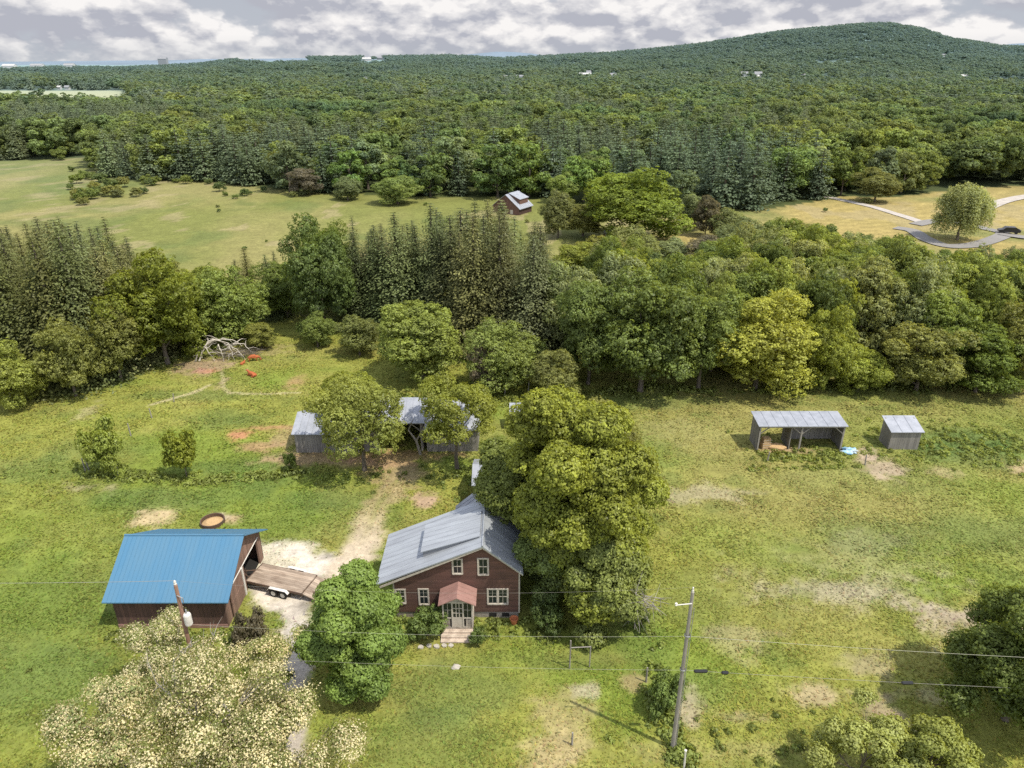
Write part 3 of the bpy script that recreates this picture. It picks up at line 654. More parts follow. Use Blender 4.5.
for i in range(3): st.box((px0-.1, py0-.32*(i+1), -.05), (px1+.1, py0-.32*i-.001*i, .37-.13*i)) if i else st.box((px0-.02, py0-.32, -.05), (px1+.02, py0-.002, .37))
st.build('steps', M['step'], porch)
# low rear ell
el = MB(); el.box((-4.3, 44.13, 0), (-.6, 48.6, 2.9)); el.prism([(-4.3, 2.9), (-.6, 2.9), (-2.45, 4.5)], 1, 44.13, 48.6)
ell = el.build('rear_wing', M['siding'], house)
er = MB(); q1 = [(-4.6, 48.9, 2.75), (-4.6, 44.38, 2.75), (-2.45, 44.38, 4.62), (-2.45, 48.9, 4.62)]; q2 = [(-.3, 44.38, 2.75), (-.3, 48.9, 2.75), (-2.45, 48.9, 4.62), (-2.45, 44.38, 4.62)]
er.slab(q1, .08); er.slab(q2, .08); seams(er, q1, 8); seams(er, q2, 8); er.build('roof', M['dull_roof'], ell)

# ------------------------------------------------------------------ blue-roofed barn
barn = empty('barn', (-23.6, 42, 0), 0, 'long brown wooden barn with bright blue metal roof and open door', 'barn')
def L_(v, o=(-23.6, 42, 0)): return (v[0]-o[0], v[1]-o[1], v[2]-o[2])
bx0, bx1, by0, by1 = -27.35, -19.75, 38.05, 45.75
t = .14
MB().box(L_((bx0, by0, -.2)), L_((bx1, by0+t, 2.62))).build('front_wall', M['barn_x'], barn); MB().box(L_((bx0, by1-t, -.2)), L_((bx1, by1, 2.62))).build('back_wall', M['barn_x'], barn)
gw = MB(); ym = 41.85
def gable(x0, x1): gw.prism([(by0+t+.002-42, -.2), (by1-t-.002-42, -.2), (by1-t-.002-42, 2.7), (ym-42, 4.9), (by0+t+.002-42, 2.7)], 0, x0+23.6, x1+23.6)
gable(bx0, bx0+t); gw.build('gable_wall', M['barn_y'], barn); gw = MB()
# open gable end: two door bays
P2 = [(by0+t+.002, -.2), (39.7, -.2), (39.7, 2.3), (by1-1.9, 2.3)]
gw.prism([(by0+t+.002-42, -.2), (39.0-42, -.2), (39.0-42, 3.28-.12), (by0+t+.002-42, 2.7)], 0, bx1-t+23.6, bx1+23.6)
gw.prism([(41.2-42, -.2), (42.0-42, -.2), (42.0-42, 2.4), (41.2-42, 2.4)], 0, bx1-t+23.6, bx1+23.6)
gw.prism([(39.0-42, 2.4), (45.0-42, 2.4), (45.0-42, 3.02), (ym-42, 4.9), (39.0-42, 3.16)], 0, bx1-t+23.6, bx1+23.6)
gw.prism([(45.0-42, -.2), (by1-t-.002-42, -.2), (by1-t-.002-42, 2.6), (45.0-42, 3.02)], 0, bx1-t+23.6, bx1+23.6)
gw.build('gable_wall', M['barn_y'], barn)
dd = MB(); dd.box(L_((bx1+.03, 39.05, .05)), L_((bx1+.09, 41.3, 2.45))); dd.box(L_((bx1+.092, 39.05, 1.15)), L_((bx1+.12, 41.3, 1.3)))
dd.build('sliding_door', M['barn_y'], barn)
tt = MB(); tt.box(L_((bx1+.0, 41.32, 0)), L_((bx1+.16, 41.5, 2.45))); tt.tube([L_((bx1+.1, 39, 2.5)), L_((bx1+.1, 45, 2.5))], .04, 6); tt.build('door_post', M['white'], barn)
sk = MB(); sk.box(L_((bx0-.02, by0-.03, 0)), L_((bx1+.01, by0-.001, .32))); sk.build('sill_board', M['red_roof'], barn)
MB().box(L_((bx0+t, by0+t, .02)), L_((bx1-t, by1-t, .05))).build('floor', M['dark'], barn)
br = MB(); q1 = [(-27.75, 37.6, 2.62), (-19.2, 37.6, 2.62), (-19.2, ym, 5.03), (-27.75, ym, 5.03)]; q2 = [(-19.2, 46.1, 2.48), (-27.75, 46.1, 2.48), (-27.75, ym, 5.03), (-19.2, ym, 5.03)]
q1 = [L_(v) for v in q1]; q2 = [L_(v) for v in q2]; br.slab(q1, .08); br.slab(q2, .08); seams(br, q1, 28, .03, .02); seams(br, q2, 28, .03, .02)
br.tube([L_((-27.75, ym, 5.04)), L_((-19.2, ym, 5.04))], .08, 6); br.build('roof', M['blue_roof'], barn)

# ------------------------------------------------------------------ flatbed trailer
tx, ty = at(287, 579, .75); trl = empty('trailer', (tx, ty, 0), math.radians(-17), 'flatbed trailer with weathered plank deck parked by the blue roofed barn', 'trailer'); trl.scale = (.93, .93, .93)
MB().box((-3.0, -1.1, .72), (2.0, 1.1, .8)).build('deck', M['deck'], trl)
fr = MB()
for s in (-1, 1): fr.box((-3.0, s*1.13-.04, .60), (2.05, s*1.13+.04, .79)); fr.box((-3.0, s*.5-.05, .5), (3.0, s*.5+.05, .59))
fr.box((-3.08, -1.17, .58), (-3.0, 1.17, .82)); fr.box((2.0, -1.17, .5), (2.08, 1.17, .7))
fr.build('frame', M['rust'], trl)
MB().hexa([(2.1, -1.1, .64), (3.1, -1.1, .33), (3.1, 1.1, .33), (2.1, 1.1, .64), (2.1, -1.1, .74), (3.1, -1.1, .43), (3.1, 1.1, .43), (2.1, 1.1, .74)]).build('ramp', M['deck'], trl)
tg = MB(); tg.tube([(-3.0, .6, .55), (-4.3, 0, .55)], .06, 6); tg.tube([(-3.0, -.6, .55), (-4.3, 0, .55)], .06, 6); tg.tube([(-3.9, 0, .1), (-3.9, 0, .9)], .04, 6); tg.build('drawbar', M['rust'], trl)
for s in (-1, 1):
    fd = MB(); fd.prism([(-.95, .62), (-.75, .86), (.75, .86), (.95, .62), (.9, .62), (.72, .82), (-.72, .82), (-.9, .62)], 1, s*1.32-.13, s*1.32+.13); fd.build('fender', M['white'], trl)
    for k in (-.42, .42):
        w = MB(); c_ = (k, s*1.3, .37)
        def wheel(pr, mat, nm_, par, cc_=c_):
            mb = MB(); mb.lathe(pr, (0, 0, 0), 20); mb.v = [(cc_[0]+x, cc_[1]+z, cc_[2]+y) for x, y, z in mb.v]; return mb.build(nm_, mat, par)
        tw = wheel([(.2, -.1), (.34, -.1), (.37, -.05), (.37, .05), (.34, .1), (.2, .1)], M['tyre'], 'wheel', trl)
        wheel([(0, -.06), (.06, -.09), (.12, -.07), (.2, -.09), (.2, .09), (.12, .07), (.06, .09), (0, .06)], M['rim'], 'rim', tw)

# ------------------------------------------------------------------ open sheds
def monoshed(name, label, x0, x1, y0, y1, zf, zb, bays=None, roofmat='dull_roof', ov=.18, nseam=9, open_front=True, back=True):
    e = empty(name, ((x0+x1)/2, (y0+y1)/2, 0), 0, label, 'shed'); cx, cy = (x0+x1)/2, (y0+y1)/2
    X0, X1, Y0, Y1 = x0-cx, x1-cx, y0-cy, y1-cy; t = .1
    w = MB()
    for xx in (X0, X1-t): MB().prism([(Y0, -.2), (Y1-t-.002, -.2), (Y1-t-.002, zb-.07), (Y0, zf-.07)], 0, xx, xx+t).build('side_wall', M['greywood_y'], e)
    w = MB()
    if back is True: w.box((X0, Y1-t, -.2), (X1, Y1, zb-.08))
    elif back: w.box((X0+(X1-X0)*back, Y1-t, -.2), (X1, Y1, zb-.08))
    w.build('back_wall', M['greywood'], e)
    if not open_front: MB().box((X0+t+.002, Y0, -.2), (X1-t-.002, Y0+t, zf-.07)).build('front_wall', M['greywood'], e)
    if open_front:
        n_ = bays or 2
        for i in range(n_+1):
            xx = X0+.08+(X1-X0-.16)*i/n_
            po = MB().box((xx-.08, Y0-.02, -.2), (xx+.08, Y0+.12, zf-.242)).build('post', M['beam'], e)
            for s in (-1, 1):
                if (i == 0 and s < 0) or (i == n_ and s > 0): continue
                MB().tube([(xx, Y0+.05, zf-1.0), (xx+s*.95, Y0+.05, zf-.2)], .06, 4).build('brace', M['beam'], po)
        MB().box((X0, Y0-.03, zf-.24), (X1, Y0+.09, zf-.08)).build('beam', M['beam'], e)
    q = [(X0-ov, Y0-ov, zf), (X1+ov, Y0-ov, zf), (X1+ov, Y1+ov, zb), (X0-ov, Y1+ov, zb)]
    r = MB(); r.slab(q, .07); seams(r, q, nseam, .04, .03); r.build('roof', M[roofmat], e)
    return e
sA = monoshed('run_in_shed', 'long open fronted grey shed with centre post in the right pasture', 24.75, 33.3, 62.75, 65.2, 2.85, 3.15, 2, back=.42)
mb = MB(); mb.box((-1.0, -1.0, -.2), (-.9, 1.1, 2.9)); mb.build('partition', M['greywood_y'], sA)
monoshed('small_shed', 'small closed grey shed with sloping metal roof standing right of the open shed', 38.2, 41.2, 63.0, 65.0, 2.05, 2.75, open_front=False, nseam=3)
x, y = at(763, 445); hb = empty('hay_bale', (x, 63.4, 0), .2, 'stacked pale hay bale standing under the left end of the open shed', 'hay bale')
mb = MB(); mb.box((-.45, -.35, 0), (.45, .35, .62)); mb.box((-.35, -.3, .625), (.38, .3, 1.15)); mb.build('bale', M['hay'], hb)
mb = MB()
for i in range(4): mb.box((-.47, -.37, .12+.28*i), (.47, -.352, .15+.28*i))
mb.build('twine', M['trim'], hb)
r = np.random.default_rng(4)
def heap(name, loc, s, mat, label, cat, seed=1, rough=.25):
    import bmesh
    bm = bmesh.new(); bmesh.ops.create_icosphere(bm, subdivisions=3, radius=1)
    for v in bm.verts:
        c_ = v.co; k = 1+rough*(vnoise([c_.x*2.3+seed], [c_.y*2.3+c_.z*1.7])[0]-.5)*2.2
        v.co = Vector((c_.x*s[0]*k, c_.y*s[1]*k, max(c_.z, -.15)*s[2]*k))
    me = bpy.data.meshes.new(name); bm.to_mesh(me); bm.free(); me.materials.append(mat); me.shade_smooth()
    return tag(link(name, me, None, loc), label, cat)
heap('loose_hay', (at(776, 448)[0], 63.3, .1), (1.0, .5, .35), M['hay'], 'low heap of loose orange hay on the floor of the open shed', 'hay')
heap('tarp', (*at(849, 452), .1), (.85, .6, .42), M['tarp'], 'crumpled blue and white tarp on grass at right corner of the open shed', 'tarp', 5, .5)

# long barnyard sheds behind the trees
def gshed(name, label, x0, x1, y0, yr, y1, zf, zr_, zb, openb=None, cat='shed', roofmat='dull_roof', nseam=10):
    cx, cy = (x0+x1)/2, (y0+y1)/2; e = empty(name, (cx, cy, 0), 0, label, cat); X0, X1, Y0, YR, Y1 = x0-cx, x1-cx, y0-cy, yr-cy, y1-cy; t = .12
    w = MB()
    for xx in (X0, X1-t): MB().prism([(Y0+t+.002, -.2), (Y1-t-.002, -.2), (Y1-t-.002, zb-.08), (YR, zr_-.1), (Y0+t+.002, zf-.08)], 0, xx, xx+t).build('gable_wall', M['greywood_y'], e)
    MB().box((X0, Y1-t, -.2), (X1, Y1, zb-.1)).build('back_wall', M['greywood'], e)
    if openb:
        a, b = openb[0]-cx, openb[1]-cx
        if a > X0+.2: w.box((X0, Y0, -.2), (a, Y0+t, zf-.1))
        if b < X1-.2: w.box((b, Y0, -.2), (X1, Y0+t, zf-.1))
        for xx, s_ in ((a+.08, 1), (b-.08, -1)):
            po = MB().box((xx-.08, Y0-.02, -.2), (xx+.08, Y0+.13, zf-.1)).build('post', M['beam'], e)
            MB().tube([(xx, Y0+.05, zf-1.1), (xx+s_, Y0+.05, zf-.2)], .07, 5).build('brace', M['beam'], po)
    else: w.box((X0, Y0, -.2), (X1, Y0+t, zf-.1))
    if w.v: w.build('front_wall', M['greywood'], e)
    o_ = .22
    q1 = [(X0-o_, Y0-o_, zf-.04), (X1+o_, Y0-o_, zf-.04), (X1+o_, YR, zr_), (X0-o_, YR, zr_)]; q2 = [(X1+o_, Y1+o_, zb-.04), (X0-o_, Y1+o_, zb-.04), (X0-o_, YR, zr_), (X1+o_, YR, zr_)]
    r_ = MB(); r_.slab(q1, .07); r_.slab(q2, .07); seams(r_, q1, nseam); seams(r_, q2, nseam); r_.build('roof', M[roofmat], e)
    return e
gshed('low_shed', 'low grey plank shed at the left end of the barnyard row', -21.7, -15.4, 62.3, 64.9, 67.4, 2.25, 3.3, 2.2, nseam=10)
gshed('open_barn', 'open fronted grey barn in the middle of the barnyard row', -15.1, -8.9, 62.6, 65.6, 68.4, 3.35, 4.6, 3.0, openb=(-13.6, -9.0), cat='barn', nseam=10)
gshed('grey_shed', 'grey plank shed at the right end of the barnyard row', -8.55, -3.4, 62.5, 65.6, 68.3, 2.6, 4.3, 2.7, nseam=8)
gshed('back_shed', 'grey metal roofed shed half hidden by the big maple behind the farmhouse', -3.3, 1.2, 52.7, 54.8, 57.0, 2.45, 3.2, 2.3, nseam=7)
gshed('lean_to', 'tiny metal roofed shed between the farmhouse and the shed behind it', -2.35, .6, 50.3, 51.1, 52.2, 1.9, 2.3, 2.0, nseam=4)
monoshed('animal_shelter', 'small pale roofed shelter beyond the big maple', -.1, 1.9, 67.0, 68.9, 1.9, 2.3, open_front=False, nseam=3)
# dead leaning trunk by the open barn
mb = MB(); mb.tube([(-9.2, 62.0, 0), (-9.5, 61.9, 1.6), (-10.2, 61.7, 2.9), (-9.6, 61.6, 4.2)], [.15, .12, .08, .03], 6); mb.tube([(-9.5, 61.9, 1.6), (-8.8, 61.8, 2.9), (-8.3, 61.5, 4.1)], [.09, .06, .02], 5)
tag(mb.build('dead_tree', M['pole']), 'pale dead forked trunk leaning at the corner of the open barn', 'tree')

# far brown barn beyond spruces
fb = empty('far_barn', (*at(512, 212), 0), math.radians(-32), 'brown barn with pale metal roof standing in the meadow beyond the spruces', 'barn'); fb.scale = (.66, .66, .66)
mb = MB(); mb.prism([(-6, 0), (6, 0), (6, 3.0), (0, 7.4), (-6, 3.0)], 1, -4.5, 5); mb.build('wall', M['far_brown'], fb)
mb = MB(); q1 = [(-6.6, 5.4, 2.6), (-6.6, -4.9, 2.6), (0, -4.9, 7.6), (0, 5.4, 7.6)]; q2 = [(6.6, -4.9, 2.6), (6.6, 5.4, 2.6), (0, 5.4, 7.6), (0, -4.9, 7.6)]
mb.slab(q1, .15); mb.slab(q2, .15); seams(mb, q1, 8, .08, .06); seams(mb, q2, 8, .08, .06); rf_ = mb.build('roof', M['dull_roof'], fb)
mb = MB(); mb.slab([(5.2, -2.6, 5.9), (5.2, 4.2, 5.9), (0.1, 4.2, 7.85), (.1, -2.6, 7.85)], .14); mb.build('dormer_roof', M['dull_roof'], fb)
MB().prism([(.3, 7.3), (4.9, 5.8), (4.9, 3.8)], 1, -2.3, 3.9).build('dormer_wall', M['far_brown'], fb)
for x in (-3.2, 2.0): MB().box((x, -4.56, .4), (x+1.3, -4.5, 2.0)).build('window', M['trim'], fb)

# ------------------------------------------------------------------ utility poles and lines
pl1 = empty('utility_pole', (9.25, 28.55, 0), 0, 'weathered grey wooden utility pole standing in the right pasture', 'utility pole')
MB().tube([(0, 0, -.3), (-.05, 0, 11.35)], [.135, .085], 10).build('post', M['pole'], pl1)
mb = MB(); mb.lathe([(0, .32), (.04, .3), (.05, .2), (.03, .18), (.06, .1), (.05, 0)], (-.05, 0, 11.35), 10); mb.build('insulator', M['white'], pl1)
mb = MB(); mb.tube([(-.05, -.12, 10.7), (-.85, -.12, 10.6)], .03, 6); mb.lathe([(0, .16), (.07, .12), (.05, .06), (.07, 0)], (-.85, -.12, 10.6), 8); mb.build('bracket', M['white'], pl1)
mb = MB()
for zz in (8.4, 6.0): mb.lathe([(.15, 0), (.17, .02), (.17, .1), (.15, .12)], (-.03, 0, zz), 10)
mb.tube([(.13, -.12, .2), (.1, -.12, 10.4)], .02, 4); mb.build('cable_clamp', M['grey'], pl1)
pl2 = empty('utility_pole', (-18.75, 31.2, 0), 0, 'reddish wooden utility pole with transformer in front of the blue roofed barn', 'utility pole')
MB().tube([(0, 0, -.3), (.12, 0, 9.55)], [.14, .10], 10).build('post', M['redpole'], pl2)
mb = MB(); mb.lathe([(0, .0), (.2, .0), (.21, .05), (.21, .68), (.17, .76), (0, .8)], (.42, -.12, 6.85), 14); mb.build('transformer', M['white'], pl2)
mb = MB(); mb.lathe([(0, .3), (.03, .28), (.055, .2), (.03, .15), (.055, .08), (.03, 0)], (.42, -.12, 7.65), 8); mb.build('bushing', M['grey'], pl2); MB().tube([(.1, 0, 7.4), (.42, -.1, 7.4)], .04, 6).build('bracket', M['grey'], pl2)
mb = MB(); mb.lathe([(0, .34), (.05, .3), (.08, .2), (.05, .16), (.09, .08), (.05, 0)], (.12, 0, 9.55), 10); mb.build('insulator', M['white'], pl2)
mb = MB(); mb.tube([(.12, -.1, 8.9), (.45, -.2, 8.8), (.45, -.2, 8.5)], .03, 6); mb.build('fuse_cutout', M['grey'], pl2)
def wire(a, b, sag, rad, mat, label):
    a = Vector(a); b = Vector(b); mb = MB(); pts = []
    for i in range(25):
        t = i/24; p = a.lerp(b, t); p.z -= sag*4*t*(1-t); pts.append(p)
    mb.tube(pts, rad, 5); return tag(mb.build('power_line', mat), label, 'power line')
wire((-18.6, 31.2, 9.85), (-75, 34.6, 9.0), .9, .011, M['wire'], 'dark overhead wire running left from the reddish pole over the blue roof')
wire((-18.6, 31.2, 9.85), (9.2, 28.55, 11.65), .6, .0035, M['wire'], 'top overhead wire strung between the two utility poles')
wire((-18.7, 31.2, 6.75), (9.2, 28.5, 8.45), .35, .006, M['palewire'], 'pale middle cable strung between the two utility poles')
wire((9.3, 28.5, 8.45), (62, 27.0, 7.4), .7, .009, M['palewire'], 'pale cable running right from the grey utility pole')
wire((-18.7, 31.2, 4.4), (9.2, 28.5, 6.05), .25, .006, M['palewire'], 'thin lowest cable strung between the two utility poles')
wire((9.3, 28.5, 6.05), (62, 27.0, 5.1), .5, .008, M['wire'], 'lowest dark cable with splice boxes running right from the grey pole')
for px_, L_b, lab in ((697, .75, 'black splice case hanging on the lowest cable beside the grey pole'), (722, .4, 'small splice case hanging on the lowest cable'), (910, .65, 'splice case hanging on the lowest cable at the right')):
    x = 9.3+(px_-680)/19.2; t = (x-9.3)/52.7; z = 6.05-.95*t-.5*4*t*(1-t); y = 28.5-1.5*t
    mb = MB(); mb.tube([(x-L_b/2, y, z), (x-L_b/2+.06, y, z), (x+L_b/2-.06, y, z), (x+L_b/2, y, z)], [.04, .1, .1, .04], 8); tag(mb.build('splice_case', M['black']), lab, 'splice case')

# ------------------------------------------------------------------ small yard things
mb = MB(); x, y = at(213, 523); n_ = 18
fe = empty('hay_feeder', (x, y, 0), 0, 'round dark stock feeder ring standing on tan ground behind the blue roofed barn', 'feeder')
mb.lathe([(.92, .02), (1.0, .02), (1.0, .36), (.92, .36), (.92, .02)], n_=24); mb.build('ring', M['rust'], fe)
mb = MB(); mb.lathe([(0, .2), (.5, .22), (.7, .12), (.9, .05)], n_=20); mb.build('hay', M['hay'], fe)
x, y = at(581, 668); cl = empty('clothes_frame', (x, y, 0), .05, 'pale wooden two post frame standing on the lawn right of the farmhouse', 'frame')
mb = MB(); mb.tube([(-.75, 0, 0), (-.75, 0, 2.3)], .05, 6); mb.build('post', M['pole'], cl)
mb = MB(); mb.tube([(.55, 0, 0), (.55, 0, 1.75)], .04, 6); mb.build('post', M['pole'], cl); mb = MB(); mb.tube([(-.75, 0, 1.7), (.55, 0, 1.72)], .035, 6); mb.build('crossbar', M['pole'], cl)
x, y = at(514, 624); mb = MB(); mb.lathe([(0, 0), (.2, 0), (.28, .38), (.31, .38), (.31, .44), (.25, .44), (.2, .3), (0, .3)], (x, 38.5, 0)); tag(mb.build('flower_pot', M['clay']), 'orange clay pot standing against the right corner of the farmhouse', 'pot')
STN = ['stepping stone nearest the porch steps', 'second stepping stone from the porch steps', 'third stepping stone from the porch steps', 'fourth stepping stone from the porch steps', 'fifth stepping stone from the porch steps']
for i, p in enumerate(((451, 646), (444, 646), (437, 647), (429, 646.5), (421, 648))):
    x, y = at(*p); mb = MB(); k = 7; rr = [random.uniform(.16, .27) for _ in range(k)]
    mb.prism([(x+rr[j]*math.cos(2*PI*j/k), y+rr[j]*.8*math.sin(2*PI*j/k)) for j in range(k)], 2, -.05, .09); tag(mb.build('stepping_stone', M['stone']), 'pale flat '+STN[i], 'stone', 'stepping stones along the house front')
heap('rock', (*at(456, 667), .0), (.32, .22, .16), M['stone'], 'pale flat rock lying on the front lawn', 'rock', 3)
x, y = at(684, 768); mb = MB(); mb.tube([(x, y, 0), (x-.05, y, 1.35)], [.06, .05], 8); mb.lathe([(0, .08), (.08, .05), (.07, 0)], (x-.05, y, 1.35), 8); tag(mb.build('marker_post', M['white']), 'short white marker post at the foot of the grey utility pole', 'post')
PST = [(646, 682, 1.2, 'thin wooden post between the lawn and the grey utility pole', 'pole'), (767, 462, 1.1, 'dark fence post in front of the left end of the open shed', 'beam'), (865, 465, 1.1, 'leaning fence post by the bare strip right of the open shed', 'beam'),
       (505, 396, 1.7, 'pale fence post under the orchard trees behind the sheds, left one', 'pole'), (528, 394, 1.7, 'pale fence post under the orchard trees behind the sheds, right one', 'pole'),
       (86, 472, 1.5, 'pale post at left foot of the larger field shrub', 'pole'), (89, 470, 1.3, 'short pale post close behind another at the larger field shrub', 'pole'), (118, 475, 1.2, 'post at the right foot of the larger field shrub', 'pole'), (131, 436, 1.5, 'dark post in the slope fence above the two field shrubs', 'beam'),
       (152, 418, 1.2, 'dark thin post higher up the slope fence', 'beam'), (174, 402, 1.1, 'topmost dark post of the slope fence', 'beam'), (572, 745, 1.0, 'low thin post in the worn front lawn', 'beam')]
for i, (a, b, hh, lab, mt) in enumerate(PST):
    x, y = at(a, b); mb = MB(); mb.tube([(x, y, -.1), (x+.06*math.sin(i*2.), y, hh*.5), (x+.1*math.sin(i*2.), y, hh)], [.07, .06, .055], 6); tag(mb.build('fence_post', M[mt]), lab, 'post', 'fence posts around the farm')
# brush pile of fallen bleached limbs
bx, by = at(219, 358)
bp_ = empty('brush_pile', (bx, by, 0), 0, 'arching bleached dead branches of a brush pile at the pasture edge', 'brush pile')
r = np.random.default_rng(31)
def arch(mb, a, b, top, rad, k=8, kink=.25):
    a = Vector(a); b = Vector(b); pts = []
    for i in range(k+1):
        t = i/k; p = a.lerp(b, t); p.z += top*4*t*(1-t); pts.append(p+Vector(r.normal(size=3))*kink*.35*(0 < i))
    mb.tube(pts, [rad*(1-.75*i/k) for i in range(k+1)], 5); return pts
mb = MB()
for a, b, tp, rd in (((-2.2, -1, 0), (1.5, .6, 1.2), 2.0, .16), ((-2.0, -.6, .3), (-.3, -1.0, 0), 1.6, .12), ((-1.4, 0, 1.6), (3.0, .8, 1.6), .9, .15), ((.2, -.3, 1.6), (1.1, -1.3, .1), .8, .1), ((1.4, .2, 2.), (2.3, -1.3, .3), .6, .1), ((2.0, .5, 1.8), (4.6, .3, .4), .6, .1), ((-2.6, -1.2, 0), (-1.7, -.2, 2.), .3, .09), ((.8, .3, 2.2), (3.8, -.9, .2), .4, .08)):
    P_ = arch(mb, a, b, tp, rd)
    for q in range(5):
        s_ = P_[random.randint(2, 7)]; arch(mb, s_, s_+Vector((r.normal()*1.1, r.normal()*.8, r.normal()*.6-.2)), .2, rd*.4, 4, .15)
mb.build('limb', M['deadwood'], bp_)
mb = MB()
for q in range(150):
    a = Vector((r.uniform(-.6, 5.2), r.uniform(-.8, 1.6), r.uniform(.05, .9))); arch(mb, a, a+Vector((r.normal()*1.1, r.normal()*.7, r.normal()*.35)), .1, .035, 3, .1)
mb.build('brushwood', M['bark'], bp_)

# ------------------------------------------------------------------ red cows
def skinned(name, J, E_, R_, mat, parent, root=0):
    me = bpy.data.meshes.new(name); me.from_pydata(J, E_, []); me.update(); o_ = link(name, me, parent)
    sk_ = o_.modifiers.new('s', 'SKIN'); me.skin_vertices[0].data[root].use_root = True
    for v, rr in zip(me.skin_vertices[0].data, R_): v.radius = rr if hasattr(rr, '__len__') else (rr, rr)
    ss_ = o_.modifiers.new('u', 'SUBSURF'); ss_.levels = ss_.render_levels = 2; sk_.use_smooth_shade = True
    me.materials.append(mat)
    dg = bpy.context.evaluated_depsgraph_get(); m2 = bpy.data.meshes.new_from_object(o_.evaluated_get(dg)); o_.modifiers.clear(); o_.data = m2; return o_
def cow(loc, rz, label, graze=True, lying=False, s=1.):
    e = empty('cow', loc, rz, label, 'cow'); e.scale = (s, s, s)
    if not hasattr(cow, 'me'): cow.me = {}
    key = (graze, lying)
    if key not in cow.me:
        if lying:
            J = [(0, 0, .5), (-.45, 0, .5), (-.85, .02, .45), (.45, 0, .52), (.75, 0, .72), (1.0, .02, .98), (1.2, .02, 1.0), (1.48, .02, .86),
                 (-.8, .35, .3), (-.35, .5, .18), (-.8, .55, .1), (-.8, -.3, .3), (-.3, -.45, .15), (-.75, -.5, .1), (.55, .28, .3), (.95, .3, .15), (.6, .36, .1), (.55, -.28, .3), (.95, -.3, .15), (.6, -.36, .1), (-1.05, .05, .5), (-1.12, .1, .15)]
            E_ = [(0, 1), (1, 2), (0, 3), (3, 4), (4, 5), (5, 6), (6, 7), (2, 8), (8, 9), (9, 10), (2, 11), (11, 12), (12, 13), (3, 14), (14, 15), (15, 16), (3, 17), (17, 18), (18, 19), (2, 20), (20, 21)]
            R_ = [(.42, .4), (.42, .4), (.28, .3), (.36, .4), (.22, .26), (.17, .17), (.15, .15), (.09, .09), .19, .11, .05, .19, .11, .05, .13, .08, .05, .13, .08, .05, .04, .03]
        else:
            hd = [(.98, 0, .85), (1.22, 0, .48), (1.32, 0, .28), (1.38, 0, .08)] if graze else [(1.0, 0, 1.35), (1.22, 0, 1.55), (1.4, 0, 1.52), (1.68, 0, 1.36)]
            J = [(0, 0, .98), (-.5, 0, 1.0), (-.85, 0, 1.02), (.5, 0, 1.0)]+hd
            E_ = [(0, 1), (1, 2), (0, 3), (3, 4), (4, 5), (5, 6), (6, 7)]; R_ = [(.36, .4), (.34, .38), (.24, .28), (.3, .4), (.2, .26), (.16, .18), (.14, .14), (.09, .09)]
            for s_ in (-1, 1):
                k = len(J); J += [(-.78, s_*.2, .78), (-.66, s_*.22, .58), (-.86, s_*.22, .36), (-.82, s_*.22, .04)]; E_ += [(2, k), (k, k+1), (k+1, k+2), (k+2, k+3)]; R_ += [.17, .12, .065, .06]
                k = len(J); J += [(.52, s_*.2, .66), (.54, s_*.2, .36), (.53, s_*.2, .04)]; E_ += [(3, k), (k, k+1), (k+1, k+2)]; R_ += [.13, .065, .06]
            k = len(J); J += [(-1.02, 0, .98), (-1.06, 0, .4)]; E_ += [(2, k), (k, k+1)]; R_ += [.04, .04]
        b_ = skinned('body', J, E_, R_, M['cow'], e); cow.me[key] = b_.data; hx_, hz_ = (J[6][0], J[6][2])
        mb = MB()
        cow.me[(key, 'h')] = [MB().tube([(hx_-.05, s_*.1, hz_+.08), (hx_, s_*.3, hz_+.14), (hx_+.02, s_*.36, hz_+.3)], [.035, .025, .008], 5).mesh('horn', M['horn']) for s_ in (-1, 1)]; cow.me[(key, 'e')] = []
        for s_ in (-1, 1): mb = MB(); cow.me[(key, 'e')].append(mb.hexa([(hx_-.1, s_*.12, hz_), (hx_-.04, s_*.12, hz_), (hx_-.05, s_*.33, hz_-.04), (hx_-.12, s_*.33, hz_-.04), (hx_-.1, s_*.12, hz_+.05), (hx_-.04, s_*.12, hz_+.05), (hx_-.05, s_*.3, hz_), (hx_-.12, s_*.3, hz_)]).mesh('ear', M['cow']))
    else: link('body', cow.me[key], e)
    for q in (0, 1): link('horn', cow.me[(key, 'h')][q], e); link('ear', cow.me[(key, 'e')][q], e)
    return e
a = at(254, 361); cow((*a, h1(*a)-.02), .35, 'red brown cow grazing beside the brush pile', True, False, .68)
a = at(252, 376); cow((*a, h1(*a)-.02), 2.6, 'red brown cow lying on the open slope below the brush pile', False, True, .68)
a = at(243, 364); cow((*a, h1(*a)-.02), 1.2, 'small dark red calf lying left of the grazing cow', False, True, .4)

# ------------------------------------------------------------------ far car, sign
x, y = at(1008, 234); car = empty('parked_car', (x, y, h1(x, y)+.2), math.radians(160), 'small black car parked at the road bend beyond the trees', 'car')
mb = MB(); mb.prism([(-2.1, .35), (2.1, .35), (2.15, .75), (1.3, .92), (.8, 1.42), (-1.1, 1.45), (-1.8, 1.0), (-2.15, .9)], 1, -.85, .85); mb.build('body', M['black'], car)
mb = MB(); mb.prism([(1.15, .93), (.75, 1.34), (-1.05, 1.36), (-1.6, 1.0)], 1, -.87, .87); mb.build('window', M['glass'], car)
for s in (-1, 1):
    for k in (-1.3, 1.3):
        mb = MB(); mb.lathe([(0, -.1), (.33, -.1), (.33, .1), (0, .1)], n_=14); mb.v = [(k+p, s*.8+r_, .33+q) for p, q, r_ in mb.v]; mb.build('wheel', M['tyre'], car)
x, y = at(608, 239); sg = empty('well_house', (x, y, h1(x, y)), .3, 'tiny white wellhouse standing by the big round tree', 'shed')
